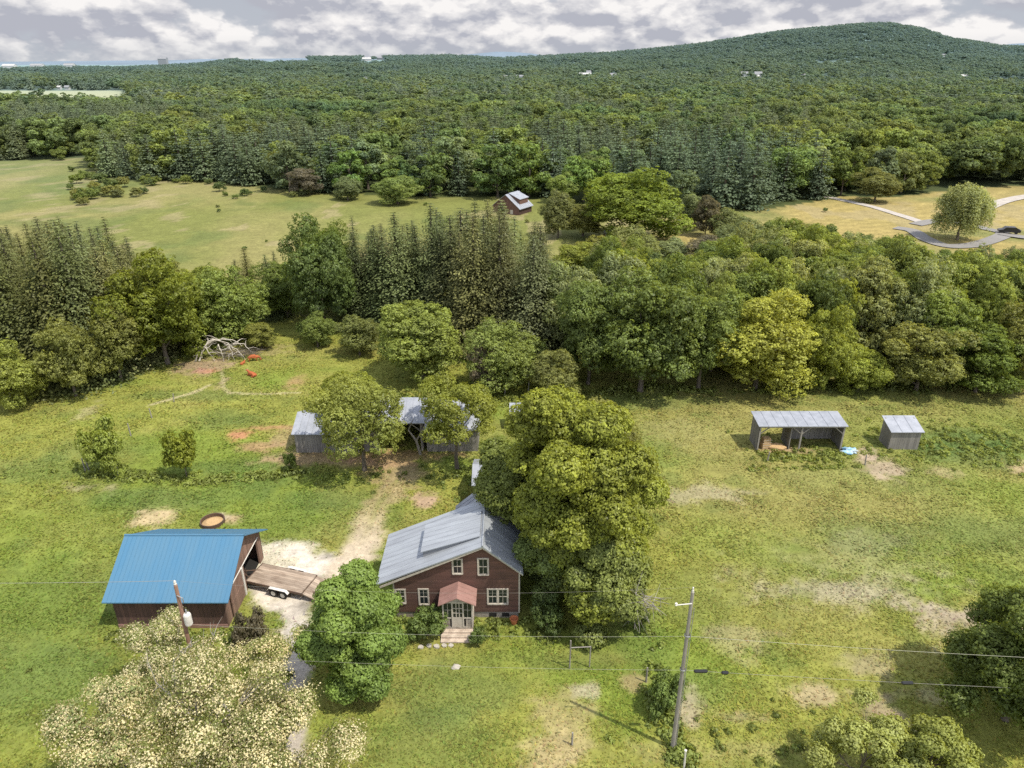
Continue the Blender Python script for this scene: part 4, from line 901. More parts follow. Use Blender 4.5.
mb = MB(); mb.box((-.8, -.7, 0), (.8, .7, 1.3)); mb.build('wall', M['far_brown'], sg); mb = MB(); mb.slab([(-1, -.9, 1.3), (1, -.9, 1.3), (1, .9, 1.8), (-1, .9, 1.8)], .12); mb.build('roof', M['far_white'], sg)
MB().box((-.35, -.74, .1), (.2, -.7, 1.05)).build('door', M['white'], sg)

# ------------------------------------------------------------------ trees near the house
def special(name, label, seed, x, y, R, H, z0, col, nl, nleaf, leaf, cat='tree', mat=None, trunk=None, nlimb=10, **kw):
    e = empty(name, (x, y, h1(x, y)-.05), 0, label, cat)
    me, c, rad = crown('crown', seed, R, H, z0, nl, nleaf, leaf, **kw)
    o_ = link('crown', me, e); o_.color = (*(LEAFC[col] if isinstance(col, str) else col), 1)
    link('trunk', wood('trunk', seed+9, H, z0, c, rad, trunk or H*.022, nlimb), e); return e, c, rad
big, c, rad = special('maple_tree', 'largest dense green maple standing against the right side of the farmhouse', 301, 4.8, 41.6, 5.3, 18.0, .2, (.225, .265, .055), 60, 190000, .17, taper=.25, boxy=.65, clump=.38, lr=(.15, .31), jit=(.62, 1.2), spread=(.42, .98), fill=.06, tonev=.3, zmin=-.8, trunk=.42, nlimb=14)
special('maple_tree', 'olive topped tree rising behind the largest maple', 302, 6.6, 49.5, 4.2, 12.0, .6, (.235, .25, .08), 28, 50000, .18, clump=.38, spread=(.5, .9), zmin=-.8)
special('maple_tree', 'smaller maple overhanging the back of the farmhouse roof', 303, .6, 45.4, 3.4, 10.0, 4.6, (.205, .245, .06), 24, 50000, .17, clump=.36, spread=(.5, .85), zmin=-.7)
special('maple_tree', 'round bright green maple between the gravel lane and the farmhouse', 304, -9.6, 33.0, 2.75, 9.1, .3, (.245, .335, .045), 36, 80000, .15, clump=.36, lr=(.24, .36), spread=(.35, .8), zmin=-.85, trunk=.3, nlimb=12)
special('maple_tree', 'shorter maple tucked under the front right side of the largest maple', 308, 6.0, 39.0, 3.5, 8.6, .2, (.225, .255, .05), 26, 60000, .17, clump=.38, spread=(.4, .88), lr=(.2, .34), zmin=-.9, boxy=.5, tonev=.3)
special('maple_tree', 'small maple between the farmhouse corner and the largest maple', 309, 2.4, 40.6, 2.3, 8.0, .4, (.185, .235, .052), 16, 26000, .17, clump=.38, spread=(.4, .88), lr=(.24, .38), zmin=-.9, boxy=.4, tonev=.3)
# dead twigs hanging in the largest maple
mb = MB(); x, y = 9.3, 36.3
for k in range(26):
    a = Vector((x-1.2+r.normal()*.3, y+1.2, 3.4+r.normal()*.3)); b = a+Vector((r.uniform(-.8, 2.4), -r.uniform(.4, 1.9), r.uniform(-1.8, 1.0)))
    m_ = a.lerp(b, .5)+Vector(r.normal(size=3))*.2; mb.tube([a, m_, b], [.035, .025, .01], 4, False)
    for q in range(3): e_ = m_+Vector(r.normal(size=3))*.7; mb.tube([m_, e_], [.018, .006], 3, False)
mb.build('dead_twigs', M['pole'], big).location = (-4.8, -41.6, 0)
special('ash_tree', 'leafy ash tree hiding the left part of the barnyard sheds', 305, -14.2, 59.0, 4.4, 9.8, 1.4, (.235, .265, .065), 24, 24000, .17, fill=.03, clump=.4, spread=(.5, .9), zmin=-.6, lr=(.22, .36))
special('ash_tree', 'rounded tree close left of the ash before the barnyard sheds', 306, -17.3, 62.8+3.5, 3.2, 7.0, 1.2, (.22, .26, .055), 16, 20000, .2, clump=.4)
special('ash_tree', 'thin yellow green ash with bare trunk before the grey shed', 307, -5.3, 59.2, 4.1, 9.0, 3.0, (.25, .285, .06), 19, 17000, .17, clump=.45, spread=(.6, .98), lr=(.17, .28), zmin=-.5, fill=.04)
# flowering locusts at the lower left
def locust(label, seed, x, y, R, H, nl, nleaf, z0=2.2, dead=0):
    r = np.random.default_rng(seed)
    e = empty('locust_tree', (x, y, -.05), 0, label, 'tree', None)
    me, c, rad = crown('crown', seed, R, H, z0, nl, int(nleaf*1.0), .12, clump=.6, jit=(.3, 1.4), flat=.7, lr=(.1, .24), spread=(.35, 1.0), zmin=-.5, fill=.0)
    o_ = link('crown', me, e); o_.color = (.24, .265, .08, 1)
    me2, _, _ = crown('blossom', seed, R*1.02, H*1.01, z0, nl, int(nleaf*1.5), .095, clump=.55, jit=(.3, 1.4), flat=.7, lr=(.1, .24), spread=(.35, 1.0), zmin=-.5, fill=0, mat=M['blossom'], tonev=.14, droop=.12)
    o_ = link('blossom', me2, e); o_.color = (.66, .57, .33, 1)
    link('trunk', wood('trunk', seed+9, H, z0, c, rad, .26, nl, mat=M['pole']), e)
    if dead:
        mb = MB()
        for k in range(dead):
            a = Vector((r.normal()*R*.22, r.uniform(-.2, .6)*R, H*.74)); b = a+Vector((r.normal()*.9, r.uniform(.2, 1.1), r.uniform(1.4, 2.6))); mid = a.lerp(b, .5)+Vector(r.normal(size=3))*.35; m3 = mid.lerp(b, .5)+Vector(r.normal(size=3))*.22
            mb.tube([a, mid, m3, b], [.06, .04, .022, .008], 5, False)
            for q in range(7):
                f_ = mid.lerp(b, r.random()); dr_ = (b-a).normalized(); e_ = f_+(dr_*r.uniform(.3, .9)+Vector(r.normal(size=3))*.35)*.8; mb.tube([f_, f_.lerp(e_, .5)+Vector(r.normal(size=3))*.06, e_], [.022, .014, .005], 4, False)
        mb.build('dead_branch', M['beam'], e)
    return e
locust('cream flowering locust filling the lower left, with bare dead branch tips', 401, -16.0, 25.4, 4.3, 9.4, 34, 19000, dead=5)
locust('cream flowering locust right of the largest flowering one by the lane', 402, -12.3, 25.2, 3.3, 7.8, 24, 15000)
locust('smallest flowering locust standing left below the blue roofed barn', 403, -21.0, 31.9, 2.1, 6.4, 9, 5600, 2.4, 0)
locust('flowering locust at the far lower left corner of the flowering clump', 404, -20.0, 26.2, 2.9, 7.0, 18, 11000, 2.0, 0)
locust('slim flowering locust growing against the gravel lane', 405, -14.2, 31.6, 1.5, 6.0, 6, 3000, 2.4, 0)
# lower right corner
special('oak_tree', 'dark green tree at the lower right corner of the pasture', 311, 29.5, 30.4, 3.7, 8.2, .3, (.175, .22, .042), 30, 60000, .15, clump=.4, spread=(.35, 1.), lr=(.2, .36), taper=.15, zmin=-.8)
special('poplar_tree', 'loose yellow green young tree left of the dark corner tree', 312, 18.6, 26.0, 2.3, 5.0, .6, (.32, .33, .07), 15, 14000, .13, clump=.34, spread=(.5, 1.0), lr=(.18, .3), fill=.03)
special('poplar_tree', 'second loose yellow green young tree close beside the dark corner tree', 313, 22.2, 26.0, 2.1, 5.2, .6, (.30, .32, .065), 15, 14000, .13, clump=.34, spread=(.5, 1.0), lr=(.18, .3), fill=.03)
# shrubs
for a in ((108, 473, 424, 44, 'bright', 'larger yellow green shrub in the left field above the barn', 'S0'), (187, 477, 431, 36, 'bright', 'smaller upright shrub right of the other in the left field', 'S1'), (428, 636, 606, 40, 'green', 'leafy shrub growing left of the porch steps', 'S2'),
          (634, 628, 603, 26, 'dark', 'small dark round shrub right of the largest maple', 'S1'), (664, 712, 672, 40, 'green', 'leafy shrub at the left of the grey utility pole', 'S0'), (256, 655, 606, 34, 'brown', 'brownish shrub beside the gravel lane', 'S2'), (547, 630, 598, 36, 'dark', 'dark shrub under the largest maple against the house wall', 'S0'),
          (291, 470, 452, 16, 'green', 'tiny sapling at the end of the weedy strip left of the sheds', 'S1'), (478, 645, 628, 20, 'green', 'low bush at the right side of the porch steps', 'S1')):
    ptree(a[6], a[0], a[1], a[2], a[3], a[4], 'shrub', a[5], None, 'shrub')
# bigger field shrubs look airy: extra leaders are part of the same kit

# ------------------------------------------------------------------ hand placed hedgerow trees
HP = [('M1', 14, 408, 338, 62, 'yellow', 'brightest yellow green tree at the left edge of the pasture'), ('M2', 76, 396, 314, 62, 'olive', 'olive brown tree right of the bright one at the pasture corner'),
      ('M3', 122, 381, 300, 60, 'olive', 'olive tree standing before the left spruces'), ('M4', 168, 364, 256, 98, (.19, .235, .048), 'widest bright green tree left of the brush pile'), ('M5', 236, 339, 264, 74, 'maple', 'green tree directly behind the brush pile'),
      ('M0', 262, 348, 322, 30, 'olive', 'small olive tree at the right end of the brush pile'), ('M1', 318, 347, 311, 38, 'bright', 'small rounded yellow green tree on the far pasture lawn'), ('M2', 360, 355, 313, 46, 'olive', 'small tree between the lawn tree and the bright orchard tree'),
      ('M3', 424, 378, 298, 92, 'bright', 'wide bright yellow green orchard tree in front of the spruces'), ('M5', 505, 388, 318, 78, 'bright', 'yellow green orchard tree right of the widest orchard one'), ('M0', 487, 392, 345, 36, 'brown', 'purplish brown thin tree between orchard trees'),
      ('M1', 556, 398, 344, 56, 'olive', 'olive tree behind the big maple at orchard end'), ('M4', 326, 334, 224, 74, 'green', 'dark rounded tree at the left end of the central spruces'), ('M2', 640, 392, 262, 120, 'green', 'broad tall dark tree at the left of the right hedgerow'),
      ('M0', 588, 384, 280, 80, 'green', 'green tree squeezed left of the broad dark one'), ('M3', 698, 390, 288, 80, 'green', 'deep green tree between the broad dark and the golden one'), ('M5', 755, 390, 292, 118, 'yellow', 'golden yellow green tree in the right hedgerow'),
      ('M1', 820, 388, 300, 62, 'bright', 'yellowish topped tree right of the golden one'), ('M4', 857, 391, 348, 58, 'bright', 'lowest bright bushy tree in the right hedgerow'), ('M2', 915, 392, 318, 88, 'olive', 'dark olive spreading tree right of the lowest bright one'),
      ('M0', 975, 392, 328, 70, 'dark', 'dark bushy tree near the right end of the hedgerow'), ('M5', 1018, 390, 300, 64, 'olive', 'olive tree at the right edge of the hedgerow'), ('M3', 1012, 392, 352, 40, 'yellow', 'short yellow bush like tree at the right edge of the pasture'),
      ('M1', 630, 240, 164, 114, (.19, .255, .05), 'largest round light green tree standing in the far meadow'), ('M1', 562, 203, 171, 34, 'bright', 'small light tree left of the round meadow tree'), ('M2', 583, 236, 200, 50, 'olive', 'olive tree at left foot of the round meadow tree'),
      ('M3', 558, 238, 190, 36, 'olive', 'narrow tree beside the far brown barn'), ('M0', 705, 236, 197, 28, (.17, .145, .08), 'reddish brown small tree near the mown meadow'), ('M1', 727, 240, 206, 36, 'silver', 'silvery pale shrubby tree near the mown meadow'), ('M3', 690, 230, 192, 30, 'silver', 'grey green small tree before the pines'),
      ('M5', 635, 268, 226, 52, 'silver', 'rounded silver green tree between hedgerow and meadow'), ('M2', 398, 204, 174, 50, 'bright', 'bright bushy tree at the far meadow edge'), ('M1', 348, 200, 176, 34, 'olive', 'small rounded tree at the far meadow edge left of the bright one'),
      ('M0', 305, 195, 168, 34, 'brown', 'brownish tree at the far meadow edge'), ('M4', 874, 202, 170, 44, 'olive', 'single round tree at the mown slope edge')]
HP += [('M2', 602, 278, 234, 62, 'olive', 'olive tree low in front of the round meadow tree'), ('M0', 574, 284, 243, 50, 'bright', 'pale yellow green tree beside the last central spruce'), ('M3', 668, 266, 238, 44, 'silver', 'grey green low tree before the tan meadow patch'), ('M5', 742, 262, 216, 72, 'silver', 'wide grey green tree below the silvery shrubby one'), ('M4', 712, 268, 236, 54, 'brown', 'faded brownish tree in the back of the right hedgerow'), ('M1', 800, 262, 220, 70, 'olive', 'dark flat topped tree before the mown slope')]
for kt, a, b, c_, w, col, lab in HP: ptree(kt, a, b, c_, w, col, 'broadleaf_tree', lab)
# willow
wx_, wy_ = at(957, 240); Hh = wz(957, 179, wy_); special('willow_tree', 'pale drooping willow standing inside the road loop', 320, wx_, wy_, 5.0, Hh, .4, (.35, .37, .15), 26, 24000, .28, clump=.6, droop=1.6, lr=(.24, .36), zmin=-.6, fill=.12)
# meadow bushes
MBU = [(245, 196, 10), (264, 192, 8), (100, 195, 14), (112, 190, 16), (125, 187, 14), (84, 205, 12), (150, 186, 10), (186, 184, 12), (222, 182, 9), (236, 186, 7), (300, 192, 16), (176, 183, 7), (60, 160, 16), (40, 160, 8), (825, 212, 6), (280, 191, 6), (209, 184, 8), (86, 196, 8)]
rb = random.Random(5)
MBU += [(rb.uniform(70, 310), rb.uniform(170, 199), rb.uniform(5, 15)) for _ in range(34)]+[(rb.uniform(0, 540), rb.uniform(200, 250), rb.uniform(3, 6)) for _ in range(12)]+[(rb.uniform(60, 130), rb.uniform(182, 204), rb.uniform(9, 17)) for _ in range(10)]
MBU = [q for q in MBU if q[1] > np.interp(q[0], FB[:, 0], FB[:, 1])+1]
for i, (a, b, w) in enumerate(MBU):
    ptree('S%d' % (i % 3), a, b, b-w*.75, w, random.choice(['green', 'olive', 'dark']), 'bush', 'dark rounded bush dotting the far left meadow', 'bushes dotting the far meadow', 'bush')

# ------------------------------------------------------------------ belt of trees behind the pastures
TOP = np.array([(-200, 215), (0, 217), (40, 208), (80, 213), (120, 209), (150, 232), (165, 256), (200, 262), (232, 262), (240, 233), (258, 243), (272, 237), (290, 244), (300, 232), (325, 226), (345, 212), (380, 207), (420, 206), (460, 204), (500, 199), (528, 212), (545, 236),
                (558, 252), (600, 240), (640, 238), (668, 252), (690, 244), (715, 228), (762, 216), (800, 220), (850, 227), (890, 230), (925, 243), (960, 248), (1000, 244), (1024, 238), (1300, 236)], float)
FR = np.array([(-300, 470), (0, 405), (60, 392), (120, 374), (180, 356), (235, 335), (280, 318), (330, 320), (400, 335), (480, 355), (560, 372), (640, 376), (1024, 378), (1300, 378)], float)
nS = nB = 0; placed = []
for yy in np.arange(80, 138, 3.0):
    for xx in np.arange(-100, 112, 3.7):
        x = xx+rng.uniform(-1.5, 1.5); y = yy+rng.uniform(-1.3, 1.3); px, py = prj(x, y, 0.)
        if px < -40 or px > 1065 or py > np.interp(px, FR[:, 0], FR[:, 1]): continue
        tp = np.interp(px, TOP[:, 0], TOP[:, 1]); sprz = (px < 160 or 230 < px < 285 or 345 < px < 548)
        tp = tp+rng.uniform(-4, 16) if sprz else tp+rng.uniform(0, 20)
        H = wz(px, tp, y)
        if sprz:
            if 230 < px < 285 and rng.random() < .5: continue
            if y > 112 or H < 8: continue
            H = min(H, 21.5)*rng.uniform(.8, 1.02); nS += 1
            lab, grp = (('dark spruce in the dense stand at the left edge', 'spruces in the left stand') if px < 160 else (('slim spruce in the sparse row beside the meadow gap', 'slim spruces by the meadow gap') if px < 285 else ('tall dark spruce in the dense central stand', 'spruces in the central stand')))
            plant('C%d' % rng.integers(3), x, y, H, H*.29*rng.uniform(.8, 1.25), tuple(np.array(LEAFC['spruce'])*rng.uniform(.75, 1.3)*np.array([rng.uniform(.95, 1.2), 1, 1])), 'spruce_tree', lab, 'tree', grp)
        else:
            if H < 3.4 or (y > 117 and px < 560): continue
            if rng.random() < .42+.12*(y > 105): continue
            H = min(H, 13.5)*rng.uniform(.85, 1.03); nB += 1
            col = ['green', 'green', 'maple', 'maple', 'silver', 'silver', 'dark', 'bright'][rng.integers(8)] if px > 560 else ['green', 'maple', 'olive', 'bright'][rng.integers(4)]
            lab, grp = ('broadleaf tree inside the hedgerow beyond the right pasture', 'trees filling the right hedgerow') if px > 540 else ('leafy tree filling the hedgerow left of the central spruces', 'trees filling the left hedgerow')
            plant('M%d' % rng.integers(6), x, y, H, min(H*.42, 4.2)*rng.uniform(.8, 1.15), col, 'broadleaf_tree', lab, 'tree', grp)

# ------------------------------------------------------------------ forest: nearest trees are individuals, the rest one mass per kind
pts = []
for ys, ye, st in ((185, 430, 7.6), (430, 1000, 9.5), (1000, 2760, 14.5)):
    yy = np.arange(ys, ye, st)
    for y0 in yy:
        xs = np.arange(-(y0*.78+30), y0*.78+30, st); k = len(xs)
        pts.append(np.stack([xs+rng.uniform(-.45, .45, k)*st, y0+rng.uniform(-.45, .45, k)*st, 0*xs+st], 1))
pts = np.concatenate(pts); pts = pts[forest_mask(pts[:, 0], pts[:, 1])]
pz = hgt(pts[:, 0], pts[:, 1]); pxx, pyy = prj(pts[:, 0], pts[:, 1], pz)
FH = [(584, 77, 16, 4, 'long white house in the clearing below the ridge'), (588.5, 75.5, 5, 5, 'small white building close beside the long white one'), (613, 77, 12, 4, 'second white house right of the long white one'), (505, 78, 5, 3, 'small white farmhouse among the far trees'), (520, 78, 10, 3, 'grey roofed farm building among the far trees'),
      (744, 77, 8, 5, 'white house at the mountain foot'), (757, 78, 3, 3, 'tiny white outbuilding at the mountain foot'), (757.5, 77, 8, 5, 'white gabled house at the foot of the mountain'), (803, 78, 6, 4, 'pale house near the small mountain clearing'), (962, 79, 9, 4, 'pale house low on the right slope'), (943, 56, 4, 2, 'lone house high on the mountain flank'),
      (38, 66.5, 12, 3, 'pale farm building on the left horizon'), (10, 67, 12, 3, 'long grey farm building at left horizon end'), (70, 66, 10, 3, 'grey barn on the left horizon ridge'), (163, 60, 9, 3, 'brown barn on the horizon ridge'), (367, 60, 10, 3, 'white farmhouse on the horizon ridge'), (380, 59, 7, 3, 'brown roofed barn on the horizon ridge'),
      (366, 83, 4, 6, 'white church like house in the far valley'), (374, 84, 8, 3, 'low white building in the far valley'), (355, 84, 6, 3, 'low pale shed in the far valley'), (68, 89, 4, 3, 'tiny white shed behind the far meadow'), (60, 88.5, 3, 2, 'tiny grey shed behind the far meadow')]
CLEAR = [(275, 62.5, 38, 4.2), (110, 68, 34, 2.8), (588, 77, 16, 1.5), (620, 77, 12, 1.3), (748, 77, 8, 1.2), (826, 82, 12, 4.2), (1000, 86, 32, 4.8), (560, 66, 34, 1.6), (700, 92, 26, 2.0), (440, 90, 30, 1.8), (240, 80, 14, 1.5), (125, 84, 12, 1.2), (128, 76, 8, 1.2), (360, 85, 24, 3), (835, 66, 28, 2.8)]
keep = np.ones(len(pts), bool)
CLEAR += [(a, b+3, w*.55+2, 3.6) for a, b, w, hh, lab in FH]
for a, b, rx, ry in CLEAR: keep &= ~(np.hypot((pxx-a)/rx, (pyy-b)/ry) < 1)
pts, pz, pxx, pyy = pts[keep], pz[keep], pxx[keep], pyy[keep]
mixn = fbm(pts[:, 0]/70, pts[:, 1]/90, 8, 3)+rng.uniform(-.17, .17, len(pts))
right = np.exp(-((pxx-740)/120)**2)*.18*(pts[:, 1] < 330)
isC = (mixn+right > .575) & (pts[:, 1] < 1200) | ((pts[:, 1] >= 1200) & (mixn > .72))
dist = np.hypot(pts[:, 0], pts[:, 1]); order = np.argsort(dist)
infr = (pxx > -30) & (pxx < 1054)
cntB = max(50, 300-nB-len(HP)); cntC = 300-nS; usedi = np.zeros(len(pts), bool); cb = cc2 = 0
for i in order:
    if cb >= cntB and cc2 >= cntC: break
    if not infr[i]: continue
    x, y = pts[i, 0], pts[i, 1]; edge = rng.random()
    if isC[i]:
        if cc2 >= cntC: continue
        cc2 += 1; usedi[i] = True; H = rng.uniform(11, 18)
        e = plant('P%d' % rng.integers(3), x, y, H, H*.33*rng.uniform(.85, 1.25), tuple(np.array(LEAFC['pine'])*rng.uniform(.8, 1.4)), 'pine_tree', 'dark pine at the near edge of the forest beyond the meadow', 'tree', 'pines along the forest edge')
    else:
        if cb >= cntB: continue
        cb += 1; usedi[i] = True; H = rng.uniform(9, 16)
        plant('F%d' % rng.integers(4), x, y, H, H*.38*rng.uniform(.85, 1.2), ['green', 'maple', 'olive', 'dark', 'green', 'bright', 'silver'][rng.integers(7)], 'broadleaf_tree', 'broadleaf tree at the near edge of the forest beyond the meadow', 'tree', 'broadleaf trees along the forest edge')
print('trees', nS, nB, cb, cc2, 'mass', (~usedi).sum())
def mass(name, sel, kits, hr, rr, col, label, split):
    """one object whose points carry crowns (geometry nodes)"""
    P = pts[sel]; z = pz[sel]; k = len(P); r_ = np.random.default_rng(55)
    me = bpy.data.meshes.new(name); me.vertices.add(k); me.vertices.foreach_set('co', np.stack([P[:, 0], P[:, 1], z], 1).astype(np.float32).ravel()); me.update()
    st = P[:, 2]/8.5; st = np.where(st > 1.4, st*.85, st)
    far_ = P[:, 1] > split; var = np.where(far_, 2+r_.integers(0, 2, k), r_.integers(0, 2, k))
    Hh_ = r_.uniform(*hr, k); Hh_ *= np.where((pxx[sel] < 135) & (pyy[sel] > 98) & (pyy[sel] < 108), .25, np.where((pxx[sel] < 135) & (pyy[sel] > 98) & (pyy[sel] < 114), .55, 1.)); R_ = Hh_*rr*r_.uniform(.7, 1.35, k)*st
    H0 = np.array([KIT[q][3] for q in kits])[var]; R0 = np.array([KIT[q][2] for q in kits])[var]
    s = np.stack([R_/R0, R_/R0, Hh_/H0], 1).astype(np.float32)
    a = me.attributes.new('sc', 'FLOAT_VECTOR', 'POINT'); a.data.foreach_set('vector', s.ravel())
    a = me.attributes.new('rot', 'FLOAT_VECTOR', 'POINT'); a.data.foreach_set('vector', np.stack([0*Hh_, 0*Hh_, r_.uniform(0, 6.28, k)], 1).astype(np.float32).ravel())
    a = me.attributes.new('var', 'INT', 'POINT'); a.data.foreach_set('value', var.astype(np.int32))
    o_ = link(name, me); o_.color = (*col, 1); tag(o_, label, 'forest', kind='stuff')
    ng = bpy.data.node_groups.new(name, 'GeometryNodeTree'); ng.interface.new_socket('Geometry', in_out='INPUT', socket_type='NodeSocketGeometry'); ng.interface.new_socket('Geometry', in_out='OUTPUT', socket_type='NodeSocketGeometry')
    gi = ng.nodes.new('NodeGroupInput'); go = ng.nodes.new('NodeGroupOutput'); jn = ng.nodes.new('GeometryNodeJoinGeometry')
    def att(nm_, ty):
        q = ng.nodes.new('GeometryNodeInputNamedAttribute'); q.data_type = ty; q.inputs[0].default_value = nm_; return q.outputs[0]
    va, sc_, ro = att('var', 'INT'), att('sc', 'FLOAT_VECTOR'), att('rot', 'FLOAT_VECTOR')
    e2r = ng.nodes.new('FunctionNodeEulerToRotation'); ng.links.new(ro, e2r.inputs[0])
    for v, kk in enumerate(kits):
        ref = next(q for q in bpy.data.objects if q.data == KIT[kk][0]) if any(q.data == KIT[kk][0] for q in bpy.data.objects) else None
        if ref is None: raise RuntimeError(kk)
        oi = ng.nodes.new('GeometryNodeObjectInfo'); oi.inputs[0].default_value = ref; oi.transform_space = 'ORIGINAL'
        cm = ng.nodes.new('FunctionNodeCompare'); cm.data_type = 'INT'; cm.operation = 'EQUAL'; ng.links.new(va, cm.inputs[2]); cm.inputs[3].default_value = v
        ip = ng.nodes.new('GeometryNodeInstanceOnPoints'); ng.links.new(gi.outputs[0], ip.inputs['Points']); ng.links.new(cm.outputs[0], ip.inputs['Selection'])
        ng.links.new(oi.outputs['Geometry'], ip.inputs['Instance']); ng.links.new(e2r.outputs[0], ip.inputs['Rotation']); ng.links.new(sc_, ip.inputs['Scale']); ng.links.new(ip.outputs[0], jn.inputs[0])
    ng.links.new(jn.outputs[0], go.inputs[0]); md = o_.modifiers.new('scatter', 'NODES'); md.node_group = ng; return o_
# three far trees that stand on the mountain's brow carry the low-detail crowns
for i, (kk, px_, col) in enumerate((('V0', 890, 'green'), ('V1', 480, 'green'), ('V2', 150, 'dark'), ('W0', 205, 'dark'), ('W1', 550, 'dark'))):
    xx = np.interp(px_, [a for a, b in SIL], _rx); plant(kk, float(xx), RY-15, 13, 4.5, col, 'ridge_tree', ['tiny tree on the very top of the round mountain', 'tiny tree on the ridge left of the blue hill', 'tiny tree on the left horizon ridge', 'tiny conifer on the left horizon ridge', 'tiny conifer on the central horizon ridge'][i], 'tree')
mass('broadleaf_forest', (~usedi) & (~isC), ['F1', 'F2', 'V0', 'V1'], (6.5, 16.5), .44, (.19, .23, .052), 'broadleaf forest mass covering the valley and the mountain', 520)
mass('conifer_forest', (~usedi) & isC, ['P0', 'P1', 'W0', 'W1'], (9, 17), .34, (.12, .142, .056), 'dark conifers mixed through the forest mass', 520)

# ------------------------------------------------------------------ far houses
for i, (a, b, w, hh, lab) in enumerate(FH):
    x, y = at(a, b+1); d_ = math.hypot(x, y); wm = w*d_/FPX/1.3; hm = max(3.2, hh*d_/FPX*.8); dp = max(5., wm*.55)
    gz_ = max(h1(x, y), wz(a, b+1, y))+1.4; e = empty('far_house', (x, y, gz_), 0, lab, 'house')
    bot = min(-1., h1(x, y)-gz_-.5)
    MB().prism([(-dp/2, bot), (dp/2, bot), (dp/2, hm*.6), (0, hm), (-dp/2, hm*.6)], 0, -wm/2, wm/2).build('wall', M['far_grey' if 'brown' in lab else 'far_white'], e)
    mb = MB(); o_ = .6
    mb.slab([(-wm/2-o_, -dp/2-o_, hm*.55), (wm/2+o_, -dp/2-o_, hm*.55), (wm/2+o_, 0, hm*1.08), (-wm/2-o_, 0, hm*1.08)], .3); mb.slab([(wm/2+o_, dp/2+o_, hm*.55), (-wm/2-o_, dp/2+o_, hm*.55), (-wm/2-o_, 0, hm*1.08), (wm/2+o_, 0, hm*1.08)], .3)
    mb.build('roof', M['far_grey' if i % 3 else 'far_white'], e)

# ------------------------------------------------------------------ light and sky
EL, AZ = math.radians(61), math.radians(120)         # azimuth measured from +Y towards +X
S = Vector((math.sin(AZ)*math.cos(EL), math.cos(AZ)*math.cos(EL), math.sin(EL)))
sun = bpy.data.lights.new('sun', 'SUN'); sun.energy = 4.85; sun.angle = math.radians(.6); sun.color = (1, .925, .775)
so = bpy.data.objects.new('sun', sun); C.objects.link(so); so.rotation_euler = (-S).to_track_quat('-Z', 'Y').to_euler()
w = bpy.data.worlds.new('World'); bpy.context.scene.world = w; w.use_nodes = True; n = w.node_tree; n.nodes.clear()
out = n.nodes.new('ShaderNodeOutputWorld'); sky = n.nodes.new('ShaderNodeTexSky'); sky.sky_type = 'NISHITA'; sky.sun_disc = False; sky.sun_elevation = EL; sky.sun_rotation = AZ
b1 = n.nodes.new('ShaderNodeBackground'); b1.inputs[1].default_value = .18; n.links.new(sky.outputs[0], b1.inputs[0])
tc = n.nodes.new('ShaderNodeTexCoord'); sx = n.nodes.new('ShaderNodeSeparateXYZ'); n.links.new(tc.outputs['Generated'], sx.inputs[0])
azn = mth(n, 'ARCTAN2', sx.outputs[0], sx.outputs[1])
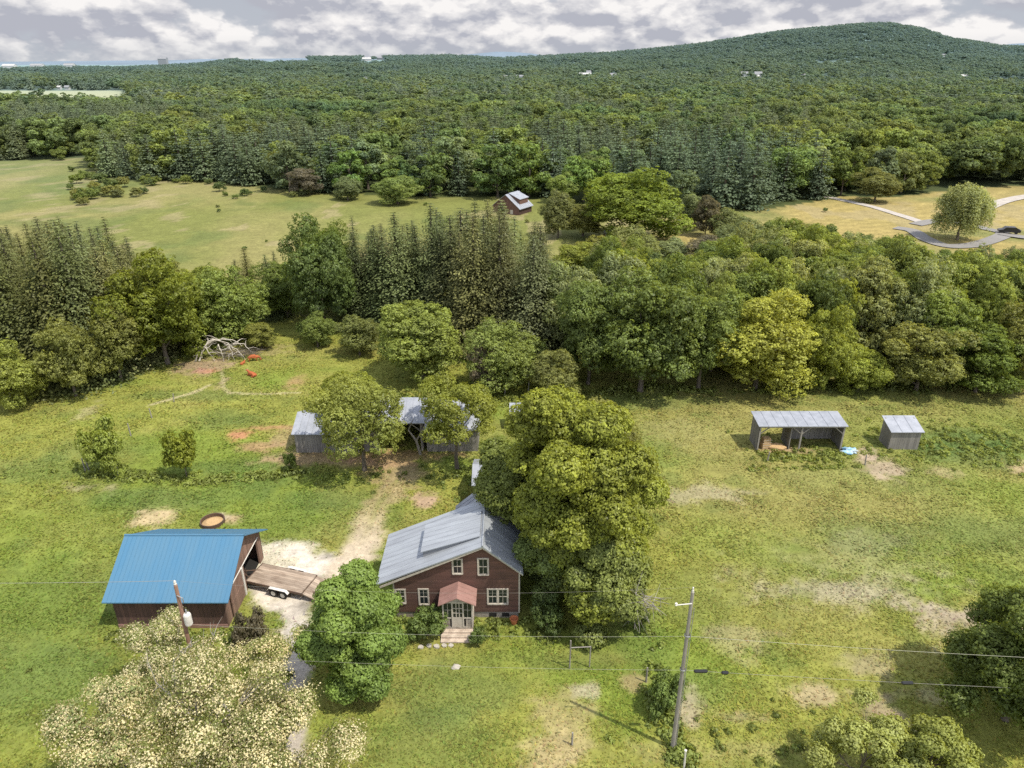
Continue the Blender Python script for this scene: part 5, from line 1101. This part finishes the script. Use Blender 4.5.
def cloud(dz, daz=0.):
    c_ = n.nodes.new('ShaderNodeCombineXYZ')
    n.links.new(mth(n, 'MULTIPLY_ADD', azn, 9., daz), c_.inputs[0]); n.links.new(mth(n, 'MULTIPLY_ADD', sx.outputs[2], 19., dz), c_.inputs[1]); c_.inputs[2].default_value = 1.3
    q = N(n, 'ShaderNodeTexNoise', Scale=.75, Detail=3., Roughness=.5); n.links.new(c_.outputs[0], q.inputs['Vector'])
    q2 = N(n, 'ShaderNodeTexNoise', Scale=5., Detail=6., Roughness=.6); n.links.new(c_.outputs[0], q2.inputs['Vector'])
    q.noise_dimensions = '2D'; q2.noise_dimensions = '2D'
    wv = n.nodes.new('ShaderNodeVectorMath'); wv.operation = 'MULTIPLY_ADD'; n.links.new(q2.outputs['Color'], wv.inputs[0]); wv.inputs[1].default_value = (.3, .3, .3); n.links.new(c_.outputs[0], wv.inputs[2])
    a_ = mth(n, 'MULTIPLY_ADD', q.outputs['Fac'], 1., 0.)
    for sc_, am in ((1.7, -.24), (4.1, -.12), (9., -.06)):
        v_ = n.nodes.new('ShaderNodeTexVoronoi'); v_.voronoi_dimensions = '2D'; v_.feature = 'SMOOTH_F1'; v_.inputs['Scale'].default_value = sc_; v_.inputs['Smoothness'].default_value = .35; n.links.new(wv.outputs[0], v_.inputs['Vector'])
        a_ = mth(n, 'MULTIPLY_ADD', v_.outputs['Distance'], am, a_)
    return mth(n, 'ADD', a_, .285)
d1 = cloud(0); d2 = cloud(.22, .04)
den = rng_map(n, d1, .34, .50, 0, 1, True)
lit = mth(n, 'MULTIPLY_ADD', mth(n, 'SUBTRACT', d1, d2), 4.6, .42, True)
body = mixc(n, lit, (.55, .565, .64), (1.12, 1.09, 1.07))
back = mixc(n, rng_map(n, sx.outputs[2], 0, .1, 0, 1), (.60, .635, .70), (.55, .59, .67))
ccol = mixc(n, den, back, body)
ccol = mixc(n, rng_map(n, sx.outputs[2], -.01, .028, .55, 0), ccol, (.50, .55, .61))
b2 = n.nodes.new('ShaderNodeBackground'); n.links.new(rng_map(n, sx.outputs[2], .1, .3, .85, 2.1), b2.inputs[1]); n.links.new(ccol, b2.inputs[0])
mx = n.nodes.new('ShaderNodeMixShader'); n.links.new(rng_map(n, sx.outputs[2], .18, .5, 0, .65), mx.inputs[0]); n.links.new(b2.outputs[0], mx.inputs[1]); n.links.new(b1.outputs[0], mx.inputs[2]); n.links.new(mx.outputs[0], out.inputs[0])
sc = bpy.context.scene
sc.view_settings.view_transform = 'Standard'; sc.view_settings.look = 'None'; sc.view_settings.exposure = 0; sc.view_settings.gamma = 1
sc.cycles.max_bounces = 5; sc.cycles.diffuse_bounces = 4; sc.cycles.glossy_bounces = 2; sc.cycles.transmission_bounces = 3; sc.cycles.transparent_max_bounces = 4
sc.cycles.use_denoising = False; sc.cycles.caustics_reflective = False; sc.cycles.caustics_refractive = False
try: sc.cycles.denoiser = 'OPENIMAGEDENOISE'
except Exception: pass
